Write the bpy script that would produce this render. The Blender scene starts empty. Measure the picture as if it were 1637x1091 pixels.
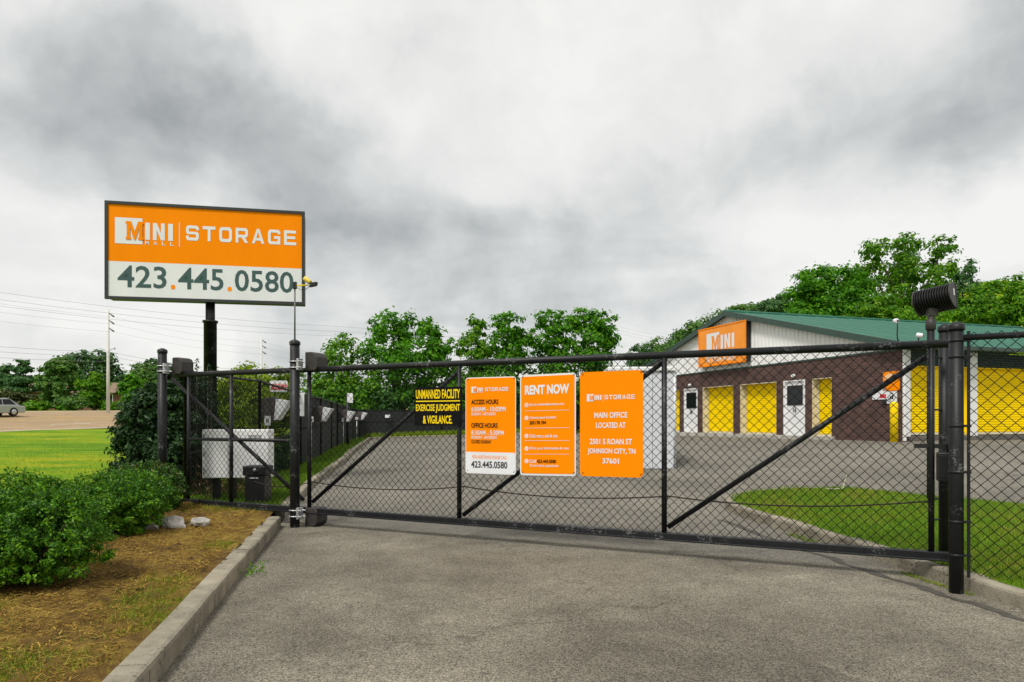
import bpy, bmesh, math, random
import numpy as np
from mathutils import Vector, Matrix
from mathutils.geometry import delaunay_2d_cdt

R = math.radians
random.seed(7)
rng = np.random.default_rng(11)
SC = bpy.context.scene
COL = SC.collection

# ------------------------------------------------------------------ camera
cd = bpy.data.cameras.new('camera')
cam = bpy.data.objects.new('camera', cd)
COL.objects.link(cam)
cam.location = (0, 0, 1.5)
cam.rotation_euler = (R(90), 0, 0)
cd.sensor_width = 36.0
cd.lens = 24.0
cd.shift_y = 0.0773
cd.clip_start = 0.05
cd.clip_end = 5000
SC.camera = cam

# ------------------------------------------------------------------ sun, sky, exposure
SUN_EL, SUN_AZ = 56.0, 212.0          # azimuth clockwise from +Y
ld = bpy.data.lights.new('sun', 'SUN')
ld.energy = 1.5
ld.angle = R(14)
ld.color = (1.0, 0.96, 0.90)
sun = bpy.data.objects.new('sun', ld)
COL.objects.link(sun)
sdir = Vector((math.sin(R(SUN_AZ)) * math.cos(R(SUN_EL)), math.cos(R(SUN_AZ)) * math.cos(R(SUN_EL)), math.sin(R(SUN_EL))))
sun.rotation_euler = sdir.to_track_quat('Z', 'Y').to_euler()
sun.location = sdir * 60

SC.view_settings.view_transform = 'Standard'
SC.view_settings.look = 'None'
SC.view_settings.gamma = 1.0
SC.view_settings.use_curve_mapping = False
SC.view_settings.exposure = 1.0


def make_world():
    w = bpy.data.worlds.new('World')
    SC.world = w
    w.use_nodes = True
    nt = w.node_tree
    nt.nodes.clear()
    N = nt.nodes.new
    L = nt.links.new
    out = N('ShaderNodeOutputWorld')
    bg = N('ShaderNodeBackground')
    bg.inputs['Strength'].default_value = 0.1
    L(bg.outputs[0], out.inputs[0])
    sky = N('ShaderNodeTexSky')
    sky.sky_type = 'NISHITA'
    sky.sun_disc = False
    sky.sun_elevation = R(SUN_EL)
    sky.sun_rotation = R(SUN_AZ)
    tc = N('ShaderNodeTexCoord')

    def math_(op, a, b=None, c=None):
        n = N('ShaderNodeMath')
        n.operation = op
        for i, v in enumerate((a, b, c)):
            if v is None:
                continue
            if isinstance(v, (int, float)):
                n.inputs[i].default_value = v
            else:
                L(v, n.inputs[i])
        return n.outputs[0]

    def vmath(op, a, b):
        n = N('ShaderNodeVectorMath')
        n.operation = op
        for i, v in enumerate((a, b)):
            if isinstance(v, (tuple, list)):
                n.inputs[i].default_value = v
            else:
                L(v, n.inputs[i])
        return n
    d = vmath('NORMALIZE', tc.outputs['Generated'], (0, 0, 0)).outputs[0]
    sep = N('ShaderNodeSeparateXYZ')
    L(d, sep.inputs[0])
    zz = math_('ADD', math_('MAXIMUM', sep.outputs[2], 0.0), 0.16)
    comb = N('ShaderNodeCombineXYZ')
    L(math_('DIVIDE', sep.outputs[0], zz), comb.inputs[0])
    L(math_('DIVIDE', sep.outputs[1], zz), comb.inputs[1])

    def noise(vec, scale, detail, rough, dist=0.0):
        n = N('ShaderNodeTexNoise')
        n.inputs['Scale'].default_value = scale
        n.inputs['Detail'].default_value = detail
        n.inputs['Roughness'].default_value = rough
        n.inputs['Distortion'].default_value = dist
        L(vec, n.inputs['Vector'])
        return n
    wn = noise(d, 3.2, 5, 0.55)
    warp = vmath('MULTIPLY', vmath('SUBTRACT', wn.outputs['Color'], (0.5, 0.5, 0.5)).outputs[0], (0.34, 0.34, 0.34)).outputs[0]
    dw = vmath('ADD', d, warp).outputs[0]
    # cloud bank: centres are directions in the sky (right, up) over one unit ahead; radius, brightness change
    blobs = [
        (-.50, .49, .20, -.30), (-.40, .42, .20, -.33), (-.30, .35, .18, -.34), (-.22, .30, .20, -.34), (-.10, .27, .20, -.30),
        (.02, .28, .20, -.26), (.14, .30, .18, -.18), (.33, .40, .20, -.24), (.42, .36, .15, -.16), (.66, .42, .20, -.25), (.72, .54, .25, -.22), (.50, .50, .14, -.10),
        (-.24, .17, .22, -.22), (-.10, .14, .20, -.10), (.22, .16, .2, -.16), (.05, .17, .2, -.15), (-.13, .22, .14, -.10), (.36, .14, .16, -.12), (-.30, .13, .12, -.06),
        (.02, .58, .26, .16), (-.12, .50, .18, .10), (.22, .50, .22, .12), (-.66, .38, .18, .16), (-.72, .17, .22, .18), (.70, .30, .16, .22),
        (.42, .26, .15, .14), (.58, .20, .18, .16), (-.52, .27, .13, .12), (-.75, .55, .2, -.08), (.35, .6, .2, .1),
    ]
    tot = None
    for (u, v, r, a) in blobs:
        c = Vector((u, 1, v)).normalized()
        ds = vmath('DISTANCE', dw, tuple(c)).outputs['Value']
        mr = N('ShaderNodeMapRange')
        mr.interpolation_type = 'SMOOTHSTEP'
        L(ds, mr.inputs['Value'])
        mr.inputs['From Min'].default_value = 0.0
        mr.inputs['From Max'].default_value = r * 0.92
        mr.inputs['To Min'].default_value = a * 0.57
        mr.inputs['To Max'].default_value = 0.0
        tot = mr.outputs[0] if tot is None else math_('ADD', tot, mr.outputs[0])
    fb = noise(comb.outputs[0], 1.05, 7, 0.50, 0.35)
    fb2 = noise(dw, 4.2, 8, 0.52)
    val = math_('ADD', math_('MULTIPLY_ADD', math_('SUBTRACT', fb.outputs['Fac'], 0.5), 1.0, 0.80), tot)
    val = math_('ADD', val, math_('MULTIPLY', math_('SUBTRACT', fb2.outputs['Fac'], 0.5), 1.05))
    val = math_('MULTIPLY_ADD', math_('SUBTRACT', val, 0.64), 1.30, 0.60)
    ramp = N('ShaderNodeValToRGB')
    L(val, ramp.inputs[0])
    e = ramp.color_ramp.elements
    e[0].position = 0.0
    e[0].color = (.20, .212, .217, 1)
    e[1].position = 1.0
    e[1].color = (.615, .61, .59, 1)
    k = ramp.color_ramp.elements.new(0.5)
    k.color = (.425, .435, .43, 1)
    k = ramp.color_ramp.elements.new(0.75)
    k.color = (.545, .545, .53, 1)
    sc = vmath('MULTIPLY', ramp.outputs[0], (7.5, 7.5, 7.5)).outputs[0]
    mix = N('ShaderNodeMix')
    mix.data_type = 'RGBA'
    mix.inputs[0].default_value = 0.96
    L(sky.outputs[0], mix.inputs[6])
    L(sc, mix.inputs[7])
    L(mix.outputs[2], bg.inputs['Color'])


make_world()

# ------------------------------------------------------------------ materials
MATS = {}


def M(name, col, rough=.6, metal=0., var=0., scale=6., bump=0., bscale=40., spec=.5, stretch=None, island=0., trans=0., detail=5.):
    """one procedural material: base colour with noise (and per-piece) variation, fine bump"""
    if name in MATS:
        return MATS[name]
    m = bpy.data.materials.new(name)
    m.use_nodes = True
    nt = m.node_tree
    b = nt.nodes['Principled BSDF']
    N, L = nt.nodes.new, nt.links.new
    b.inputs['Roughness'].default_value = rough
    b.inputs['Metallic'].default_value = metal
    b.inputs['Specular IOR Level'].default_value = spec
    b.inputs['Base Color'].default_value = (*col, 1)
    tc = N('ShaderNodeTexCoord')
    vec = tc.outputs['Object']
    if stretch:
        mp = N('ShaderNodeMapping')
        mp.inputs['Scale'].default_value = stretch
        L(vec, mp.inputs[0])
        vec = mp.outputs[0]
    src = None
    if var > 0:
        n = N('ShaderNodeTexNoise')
        n.inputs['Scale'].default_value = scale
        n.inputs['Detail'].default_value = detail
        n.inputs['Roughness'].default_value = .6
        L(vec, n.inputs['Vector'])
        src = n.outputs['Fac']
    if island > 0:
        g = N('ShaderNodeNewGeometry')
        if src is None:
            src = g.outputs['Random Per Island']
            var = island
        else:
            mx = N('ShaderNodeMix')
            mx.inputs[0].default_value = .6
            L(src, mx.inputs[2])
            L(g.outputs['Random Per Island'], mx.inputs[3])
            src = mx.outputs[0]
            var = max(var, island)
    if src is not None:
        r = N('ShaderNodeValToRGB')
        r.color_ramp.elements[0].position = .2 if island else .3
        r.color_ramp.elements[1].position = .8 if island else .7
        r.color_ramp.elements[0].color = (*[c * (1 - var) for c in col], 1)
        r.color_ramp.elements[1].color = (*[min(1, c * (1 + var)) for c in col], 1)
        L(src, r.inputs[0])
        L(r.outputs[0], b.inputs['Base Color'])
    if bump > 0:
        n2 = N('ShaderNodeTexNoise')
        n2.inputs['Scale'].default_value = bscale
        n2.inputs['Detail'].default_value = 4
        L(vec, n2.inputs['Vector'])
        bp = N('ShaderNodeBump')
        bp.inputs['Strength'].default_value = bump
        bp.inputs['Distance'].default_value = .02
        L(n2.outputs['Fac'], bp.inputs['Height'])
        L(bp.outputs[0], b.inputs['Normal'])
    MATS[name] = m
    return m


def leafmat(name, c0, c1, c2, trans=.35, rough=.5, spec=.3, patch=0.0, pscale=.6, c3=None):
    """foliage: colour varies from leaf to leaf and softly between boughs, light passes through"""
    if name in MATS:
        return MATS[name]
    m = bpy.data.materials.new(name)
    m.use_nodes = True
    nt = m.node_tree
    nt.nodes.clear()
    N, L = nt.nodes.new, nt.links.new
    out = N('ShaderNodeOutputMaterial')
    g = N('ShaderNodeNewGeometry')
    r = N('ShaderNodeValToRGB')
    e = r.color_ramp.elements
    e[0].color = (*c0, 1)
    e[1].color = (*c2, 1)
    k = e.new(.5)
    k.color = (*c1, 1)
    if c3:
        e[2].position = .84
        k = e.new(.93)
        k.color = (*c3, 1)
    tc = N('ShaderNodeTexCoord')
    n = N('ShaderNodeTexNoise')
    n.inputs['Scale'].default_value = pscale
    n.inputs['Detail'].default_value = 3
    L(tc.outputs['Object'], n.inputs['Vector'])
    mx = N('ShaderNodeMath')
    mx.operation = 'MULTIPLY_ADD'
    L(n.outputs['Fac'], mx.inputs[0])
    mx.inputs[1].default_value = patch * 5
    ad = N('ShaderNodeMath')
    ad.operation = 'MULTIPLY_ADD'
    L(g.outputs['Random Per Island'], ad.inputs[0])
    ad.inputs[1].default_value = 1 - patch
    ad.inputs[2].default_value = -2 * patch
    L(ad.outputs[0], mx.inputs[2])
    L(mx.outputs[0], r.inputs[0])
    p = N('ShaderNodeBsdfPrincipled')
    p.inputs['Roughness'].default_value = rough
    p.inputs['Specular IOR Level'].default_value = spec
    L(r.outputs[0], p.inputs['Base Color'])
    if trans > 0:
        t = N('ShaderNodeBsdfTranslucent')
        L(r.outputs[0], t.inputs['Color'])
        ms = N('ShaderNodeMixShader')
        ms.inputs[0].default_value = trans
        L(p.outputs[0], ms.inputs[1])
        L(t.outputs[0], ms.inputs[2])
        L(ms.outputs[0], out.inputs[0])
    else:
        L(p.outputs[0], out.inputs[0])
    MATS[name] = m
    return m


def asphalt_mat(name, base, speck=.9, patch=.25, seed=0.0, warm=(1, 1, 1)):
    m = bpy.data.materials.new(name)
    m.use_nodes = True
    nt = m.node_tree
    b = nt.nodes['Principled BSDF']
    N, L = nt.nodes.new, nt.links.new
    b.inputs['Roughness'].default_value = .88
    b.inputs['Specular IOR Level'].default_value = .25
    tc = N('ShaderNodeTexCoord')
    mp = N('ShaderNodeMapping')
    mp.inputs['Location'].default_value = (seed, seed * .7, 0)
    L(tc.outputs['Object'], mp.inputs[0])

    def noise(scale, detail=4, rough=.6, dist=0.):
        n = N('ShaderNodeTexNoise')
        n.inputs['Scale'].default_value = scale
        n.inputs['Detail'].default_value = detail
        n.inputs['Roughness'].default_value = rough
        n.inputs['Distortion'].default_value = dist
        L(mp.outputs[0], n.inputs['Vector'])
        return n

    def ramp(src, p0, c0, p1, c1):
        r = N('ShaderNodeValToRGB')
        r.color_ramp.elements[0].position = p0
        r.color_ramp.elements[1].position = p1
        r.color_ramp.elements[0].color = (c0, c0, c0, 1)
        r.color_ramp.elements[1].color = (c1, c1, c1, 1)
        L(src, r.inputs[0])
        return r.outputs[0]

    def mul(a, bb):
        x = N('ShaderNodeMix')
        x.data_type = 'RGBA'
        x.blend_type = 'MULTIPLY'
        x.inputs[0].default_value = 1
        L(a, x.inputs[6])
        if isinstance(bb, tuple):
            x.inputs[7].default_value = (*bb, 1)
        else:
            L(bb, x.inputs[7])
        return x.outputs[2]
    v = N('ShaderNodeTexVoronoi')
    v.inputs['Scale'].default_value = 125
    L(mp.outputs[0], v.inputs['Vector'])
    sepc = N('ShaderNodeSeparateColor')
    L(v.outputs['Color'], sepc.inputs[0])
    agg = ramp(sepc.outputs[0], .05, 1 - speck * .62, .95, 1 + speck * .8)   # each stone its own shade
    fine = ramp(noise(70, 3, .7).outputs['Fac'], .3, .78, .72, 1.25)
    big = ramp(noise(.55, 6, .62, .4).outputs['Fac'], .34, 1 - patch, .68, 1 + patch * .8)
    mid = ramp(noise(2.6, 5, .65, .3).outputs['Fac'], .3, 1 - patch * .45, .72, 1 + patch * .45)
    pale = ramp(noise(1.1, 6, .7, .6).outputs['Fac'], .60, 1.0, .72, 1.36)    # worn, dusty spots
    col = mul(mul(mul(mul(agg, fine), big), mid), pale)
    # hairline cracks
    v2 = N('ShaderNodeTexVoronoi')
    v2.feature = 'DISTANCE_TO_EDGE'
    v2.inputs['Scale'].default_value = .33
    wv = N('ShaderNodeVectorMath')
    wv.operation = 'MULTIPLY_ADD'
    L(noise(1.7, 5, .6).outputs['Color'], wv.inputs[0])
    wv.inputs[1].default_value = (.9, .9, 0)
    L(mp.outputs[0], wv.inputs[2])
    L(wv.outputs[0], v2.inputs['Vector'])
    crk = ramp(v2.outputs['Distance'], .0, .62, .0035, 1.0)
    col = mul(mul(col, crk), tuple(c * w for c, w in zip(base, warm)))
    L(col, b.inputs['Base Color'])
    bp = N('ShaderNodeBump')
    bp.inputs['Strength'].default_value = .55
    bp.inputs['Distance'].default_value = .006
    L(v.outputs['Distance'], bp.inputs['Height'])
    L(bp.outputs[0], b.inputs['Normal'])
    MATS[name] = m
    return m


def ground_mat(name, cols, scales=(1.2, 9.), rough=.95, bump=.4, bscale=30., stretch=(1, 1, 1), fine=60.):
    """three colours blended by two sizes of noise"""
    m = bpy.data.materials.new(name)
    m.use_nodes = True
    nt = m.node_tree
    b = nt.nodes['Principled BSDF']
    N, L = nt.nodes.new, nt.links.new
    b.inputs['Roughness'].default_value = rough
    b.inputs['Specular IOR Level'].default_value = .15
    tc = N('ShaderNodeTexCoord')
    mp = N('ShaderNodeMapping')
    mp.inputs['Scale'].default_value = stretch
    L(tc.outputs['Object'], mp.inputs[0])

    def noise(s, d=6):
        n = N('ShaderNodeTexNoise')
        n.inputs['Scale'].default_value = s
        n.inputs['Detail'].default_value = d
        n.inputs['Roughness'].default_value = .65
        L(mp.outputs[0], n.inputs['Vector'])
        return n.outputs['Fac']
    add = N('ShaderNodeMath')
    add.operation = 'MULTIPLY_ADD'
    L(noise(scales[1]), add.inputs[0])
    add.inputs[1].default_value = .6
    mm = N('ShaderNodeMath')
    mm.operation = 'MULTIPLY_ADD'
    L(noise(scales[0], 4), mm.inputs[0])
    mm.inputs[1].default_value = 1.0
    mm.inputs[2].default_value = -.30
    L(mm.outputs[0], add.inputs[2])
    r = N('ShaderNodeValToRGB')
    e = r.color_ramp.elements
    e[0].position = .32
    e[0].color = (*cols[0], 1)
    e[1].position = .68
    e[1].color = (*cols[2], 1)
    k = e.new(.5)
    k.color = (*cols[1], 1)
    L(add.outputs[0], r.inputs[0])
    f = N('ShaderNodeValToRGB')
    f.color_ramp.elements[0].position = .3
    f.color_ramp.elements[0].color = (.62, .62, .62, 1)
    f.color_ramp.elements[1].position = .7
    f.color_ramp.elements[1].color = (1.3, 1.3, 1.3, 1)
    L(noise(fine, 3), f.inputs[0])
    x = N('ShaderNodeMix')
    x.data_type = 'RGBA'
    x.blend_type = 'MULTIPLY'
    x.inputs[0].default_value = 1
    L(r.outputs[0], x.inputs[6])
    L(f.outputs[0], x.inputs[7])
    L(x.outputs[2], b.inputs['Base Color'])
    bp = N('ShaderNodeBump')
    bp.inputs['Strength'].default_value = bump
    bp.inputs['Distance'].default_value = .03
    L(noise(bscale, 5), bp.inputs['Height'])
    L(bp.outputs[0], b.inputs['Normal'])
    MATS[name] = m
    return m


def brick_mat():
    m = bpy.data.materials.new('brown_brick')
    m.use_nodes = True
    nt = m.node_tree
    b = nt.nodes['Principled BSDF']
    N, L = nt.nodes.new, nt.links.new
    uv = N('ShaderNodeUVMap')
    t = N('ShaderNodeTexBrick')
    t.inputs['Scale'].default_value = 1
    t.inputs['Brick Width'].default_value = .4
    t.inputs['Row Height'].default_value = .1
    t.inputs['Mortar Size'].default_value = .008
    t.inputs['Mortar Smooth'].default_value = .1
    t.inputs['Bias'].default_value = .1
    t.inputs['Color1'].default_value = (.115, .060, .048, 1)
    t.inputs['Color2'].default_value = (.080, .043, .036, 1)
    t.inputs['Mortar'].default_value = (.060, .034, .030, 1)
    L(uv.outputs[0], t.inputs[0])
    n = N('ShaderNodeTexNoise')
    n.inputs['Scale'].default_value = 2.2
    n.inputs['Detail'].default_value = 6
    L(uv.outputs[0], n.inputs['Vector'])
    r = N('ShaderNodeValToRGB')
    r.color_ramp.elements[0].position = .3
    r.color_ramp.elements[0].color = (.75, .75, .75, 1)
    r.color_ramp.elements[1].position = .7
    r.color_ramp.elements[1].color = (1.25, 1.25, 1.25, 1)
    L(n.outputs[0], r.inputs[0])
    x = N('ShaderNodeMix')
    x.data_type = 'RGBA'
    x.blend_type = 'MULTIPLY'
    x.inputs[0].default_value = 1
    L(t.outputs[0], x.inputs[6])
    L(r.outputs[0], x.inputs[7])
    L(x.outputs[2], b.inputs['Base Color'])
    b.inputs['Roughness'].default_value = .8
    bp = N('ShaderNodeBump')
    bp.inputs['Strength'].default_value = .8
    bp.inputs['Distance'].default_value = .01
    bp.invert = True
    L(t.outputs['Fac'], bp.inputs['Height'])
    L(bp.outputs[0], b.inputs['Normal'])
    return m


BLACK = M('black_powder_coat', (.0075, .0085, .0095), .5, var=.35, scale=9, bump=.08, bscale=90, spec=.35)
BLACK2 = M('black_vinyl_wire', (.006, .0065, .0065), .6, spec=.2)
PLASTIC = M('dark_brown_plastic', (.035, .030, .028), .55, var=.25, scale=12)
GALV = M('galvanised_steel', (.55, .56, .57), .38, .7, var=.2, scale=20)
GREYPIPE = M('grey_conduit', (.13, .13, .13), .5, .2, var=.2, scale=12)
CONC = M('kerb_concrete', (.27, .243, .185), .92, var=.36, scale=3.5, bump=.5, bscale=60, spec=.2, detail=9)
SLAB = M('pale_concrete', (.44, .42, .37), .9, var=.2, scale=3, bump=.3, bscale=50, spec=.2)
ORANGE = M('orange_sign_vinyl', (.97, .26, .0), .5, var=.05, scale=2.5, spec=.06, stretch=(1, 1, .25))
ORANGE2 = M('faded_orange_sign_face', (.90, .30, .03), .35, var=.10, scale=1.2, spec=.25)
WHITE = M('white_sign_vinyl', (.75, .755, .77), .45, var=.05, scale=3, stretch=(1, 1, .3))
WPAINT = M('white_painted_metal', (.80, .80, .79), .5, var=.035, scale=2, stretch=(1, 1, .25))
WDOOR = M('white_door_paint', (.80, .80, .80), .45, var=.06, scale=4)
TEAL = M('dark_teal_print', (.035, .085, .082), .5)
BLKPRINT = M('black_print', (.005, .005, .006), .55, spec=.12)
YELPRINT = M('yellow_print', (.92, .66, .01), .5, spec=.1)
REDPRINT = M('red_print', (.65, .035, .04), .5, var=.25, scale=60)
YELDOOR = M('yellow_rollup_paint', (.95, .69, .0), .5, var=.06, scale=1.3, stretch=(1, 1, .4), spec=.1)
YELBOLL = M('yellow_bollard_paint', (.92, .64, .004), .45, var=.1, scale=5, spec=.15)
CREAM = M('cream_door_jamb', (.66, .60, .42), .55, var=.1, scale=3)
GREENROOF = M('green_roof_metal', (.026, .125, .082), .55, var=.16, scale=.8, spec=.2)
GREENTRIM = M('dark_green_trim', (.030, .062, .048), .45, var=.2, scale=4)
GREENSLAT = M('dark_green_slat', (.030, .060, .050), .5, var=.2, scale=3)
GLASS = M('dark_window_glass', (.008, .010, .012), .12, spec=.3)
DARKMET = M('dark_metal', (.02, .02, .021), .4, .3)
SCREEN = M('dark_fence_fabric', (.017, .020, .019), .85, var=.4, scale=3, bump=.5, bscale=150, stretch=(1, 1, .3))
ROCK = M('pale_limestone', (.36, .34, .31), .9, var=.42, scale=7, bump=.9, bscale=22, spec=.2)
BARK = M('bark', (.075, .055, .040), .9, var=.4, scale=8, bump=.8, bscale=20, stretch=(1, 1, .3))
BRICK = brick_mat()
ASPH = asphalt_mat('driveway_asphalt', (.158, .143, .110), .95, .36, 3.1)
ASPH2 = asphalt_mat('lot_asphalt', (.165, .152, .126), .75, .22, 9.4)
ROADM = asphalt_mat('road_surface', (.33, .235, .135), .2, .10, 17.2)
LAWN = ground_mat('lawn_turf', ((.060, .150, .001), (.125, .245, .001), (.28, .30, .005)), (.13, .75), bump=.5, bscale=14, stretch=(.9, 1.4, 1), fine=16)
TURF2 = ground_mat('island_turf', ((.06, .14, .004), (.10, .20, .006), (.18, .19, .018)), (.7, 6), bump=.5, bscale=30, fine=50)
MULCH = ground_mat('mulch_soil', ((.050, .030, .012), (.165, .098, .024), (.31, .215, .042)), (.8, 9.), bump=1.0, bscale=45, fine=90)
PAINT_W = M('road_paint_white', (.62, .58, .50), .8, var=.2, scale=2)
PAINT_Y = M('road_paint_yellow', (.62, .40, .06), .8, var=.2, scale=2)



def chip(m, col, thr=.63):
    nt = m.node_tree
    b = nt.nodes['Principled BSDF']
    N, L = nt.nodes.new, nt.links.new
    old = b.inputs['Base Color'].links[0].from_socket
    tc = N('ShaderNodeTexCoord')
    fac = []
    for sc_, p0, p1 in ((3.2, thr - .08, thr - .02), (42, .52, .60)):
        n = N('ShaderNodeTexNoise')
        n.inputs['Scale'].default_value = sc_
        n.inputs['Detail'].default_value = 4
        L(tc.outputs['Object'], n.inputs['Vector'])
        r = N('ShaderNodeValToRGB')
        r.color_ramp.elements[0].position = p0
        r.color_ramp.elements[1].position = p1
        L(n.outputs['Fac'], r.inputs[0])
        fac.append(r.outputs[0])
    mu = N('ShaderNodeMath')
    mu.operation = 'MULTIPLY'
    L(fac[0], mu.inputs[0])
    L(fac[1], mu.inputs[1])
    x = N('ShaderNodeMix')
    x.data_type = 'RGBA'
    L(mu.outputs[0], x.inputs[0])
    L(old, x.inputs[6])
    x.inputs[7].default_value = (*col, 1)
    L(x.outputs[2], b.inputs['Base Color'])


chip(BLACK, (.10, .10, .10))
chip(CONC, (.12, .11, .085), .60)

# ------------------------------------------------------------------ mesh helpers


def wloc(o):
    v = Vector((0, 0, 0))
    while o is not None:
        v = v + Vector(o.location)
        o = o.parent
    return v


def tag(o, label=None, cat=None, group=None, kind=None):
    if label:
        o['label'] = label
    if cat:
        o['category'] = cat
    if group:
        o['group'] = group
    if kind:
        o['kind'] = kind
    return o


def thing(name, loc, label, cat, group=None):
    o = bpy.data.objects.new(name, None)
    COL.objects.link(o)
    o.location = loc
    o.empty_display_size = .1
    return tag(o, label, cat, group)


def struct(name, loc=(0, 0, 0)):
    o = bpy.data.objects.new(name, None)
    COL.objects.link(o)
    o.location = loc
    o['kind'] = 'structure'
    return o


class MB:
    """collects shapes in world coordinates and links them as ONE mesh object"""

    def __init__(s):
        s.v, s.f, s.sm, s.uv = [], [], [], []

    def face_block(s, vs, fs, smooth=False):
        o = len(s.v)
        s.v += [Vector(p) for p in vs]
        for f in fs:
            s.f.append(tuple(i + o for i in f))
            s.sm.append(smooth)

    def obox(s, fn, a, b, c):
        """box in frame fn(u,d,z): a,b,c are (min,max)"""
        P = [fn(u, d, z) for z in c for d in b for u in a]
        s.face_block(P, [(0, 2, 3, 1), (4, 5, 7, 6), (0, 1, 5, 4), (2, 6, 7, 3), (0, 4, 6, 2), (1, 3, 7, 5)])
        return s

    def box(s, x, y, z):
        return s.obox(lambda u, d, w: Vector((u, d, w)), x, y, z)

    def tube(s, pts, r, n=10, cap=True, smooth=True):
        pts = [Vector(p) for p in pts]
        rs = r if isinstance(r, (list, tuple)) else [r] * len(pts)
        vs, fs = [], []
        up = None
        for i, p in enumerate(pts):
            t = (pts[min(i + 1, len(pts) - 1)] - pts[max(i - 1, 0)]).normalized()
            if up is None:
                up = Vector((0, 0, 1)) if abs(t.z) < .9 else Vector((1, 0, 0))
            x = t.cross(up).normalized()
            y = x.cross(t).normalized()
            up = y
            for k in range(n):
                a = 2 * math.pi * k / n
                vs.append(p + (x * math.cos(a) + y * math.sin(a)) * rs[i])
        for i in range(len(pts) - 1):
            for k in range(n):
                a, b = i * n + k, i * n + (k + 1) % n
                fs.append((a, b, b + n, a + n))
        s.face_block(vs, fs, smooth)
        if cap:
            o = len(s.v) - len(vs)
            s.f.append(tuple(o + k for k in reversed(range(n))))
            s.sm.append(False)
            s.f.append(tuple(o + (len(pts) - 1) * n + k for k in range(n)))
            s.sm.append(False)
        return s

    def lathe(s, base, prof, n=20, axis=None, smooth=True):
        """prof: (radius, height) pairs about the vertical at base"""
        base = Vector(base)
        rot = Matrix.Identity(3) if axis is None else Vector((0, 0, 1)).rotation_difference(Vector(axis)).to_matrix()
        vs, fs = [], []
        for (r, h) in prof:
            for k in range(n):
                a = 2 * math.pi * k / n
                vs.append(base + rot @ Vector((r * math.cos(a), r * math.sin(a), h)))
        for i in range(len(prof) - 1):
            for k in range(n):
                a, b = i * n + k, i * n + (k + 1) % n
                fs.append((a, b, b + n, a + n))
        s.face_block(vs, fs, smooth)
        o = len(s.v) - len(vs)
        s.f.append(tuple(o + k for k in reversed(range(n))))
        s.sm.append(False)
        s.f.append(tuple(o + (len(prof) - 1) * n + k for k in range(n)))
        s.sm.append(False)
        return s

    def prism(s, fn, outline, d0, d1):
        """outline of (u,z) in frame fn extruded from d0 to d1"""
        n = len(outline)
        vs = [fn(u, d0, z) for u, z in outline] + [fn(u, d1, z) for u, z in outline]
        fs = [tuple(range(n)), tuple(reversed(range(n, 2 * n)))]
        fs += [((i + 1) % n, i, i + n, (i + 1) % n + n) for i in range(n)]
        s.face_block(vs, fs)
        return s

    def build_split(s, name, mat, parent=None, label=None):
        # every connected piece becomes an object of its own
        par = list(range(len(s.v)))

        def find(a):
            while par[a] != a:
                par[a] = par[par[a]]
                a = par[a]
            return a
        for f in s.f:
            for a in f[1:]:
                par[find(a)] = find(f[0])
        groups = {}
        for f, sm in zip(s.f, s.sm):
            groups.setdefault(find(f[0]), []).append((f, sm))
        out = []
        for fs in groups.values():
            m = MB()
            ids = sorted({a for f, _ in fs for a in f})
            mp = {a: i for i, a in enumerate(ids)}
            m.v = [s.v[a] for a in ids]
            m.f = [tuple(mp[a] for a in f) for f, _ in fs]
            m.sm = [q for _, q in fs]
            out.append(m.build(name, mat, parent, fix=False, label=label))
        return out

    def build(s, name, mat, parent=None, kind=None, bevel=0, label=None, uvfn=None, fix=True):
        me = bpy.data.meshes.new(name)
        off = wloc(parent) if parent is not None else Vector((0, 0, 0))
        me.from_pydata([tuple(v - off) for v in s.v], [], s.f)
        me.polygons.foreach_set('use_smooth', s.sm)
        if uvfn:
            ul = me.uv_layers.new(name='UVMap')
            for lp in me.loops:
                ul.data[lp.index].uv = uvfn(s.v[lp.vertex_index])
        if fix:
            bm = bmesh.new()
            bm.from_mesh(me)
            bmesh.ops.recalc_face_normals(bm, faces=bm.faces)
            bm.to_mesh(me)
            bm.free()
        me.materials.append(mat)
        o = bpy.data.objects.new(name, me)
        COL.objects.link(o)
        if parent is not None:
            o.parent = parent
        if bevel:
            b = o.modifiers.new('edge', 'BEVEL')
            b.width = bevel
            b.segments = 2
            b.limit_method = 'ANGLE'
            b.angle_limit = R(40)
        if kind:
            o['kind'] = kind
        if label:
            o['label'] = label
        return o


def raw_mesh(name, V, F, mat, parent=None, kind=None, loc=None, smooth=False):
    """V (n,3) float, F (m,k) int numpy arrays -> object; V in world unless loc is given (then local)"""
    me = bpy.data.meshes.new(name)
    off = np.array(wloc(parent)) if parent is not None else np.zeros(3)
    V = np.asarray(V, dtype=np.float32)
    if loc is None:
        V = V - off.astype(np.float32)
    k = F.shape[1]
    me.vertices.add(len(V))
    me.vertices.foreach_set('co', V.ravel())
    me.loops.add(F.size)
    me.loops.foreach_set('vertex_index', F.ravel().astype(np.int32))
    me.polygons.add(len(F))
    me.polygons.foreach_set('loop_start', np.arange(0, F.size, k, dtype=np.int32))
    me.polygons.foreach_set('use_smooth', np.full(len(F), smooth))
    me.update(calc_edges=True)
    me.validate()
    me.materials.append(mat)
    o = bpy.data.objects.new(name, me)
    COL.objects.link(o)
    if parent is not None:
        o.parent = parent
    if kind:
        o['kind'] = kind
    return o


def frame(origin, u, n):
    origin, u, n = Vector(origin), Vector(u).normalized(), Vector(n).normalized()
    return lambda a, d, z: origin + u * a + n * d + Vector((0, 0, z))


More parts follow.
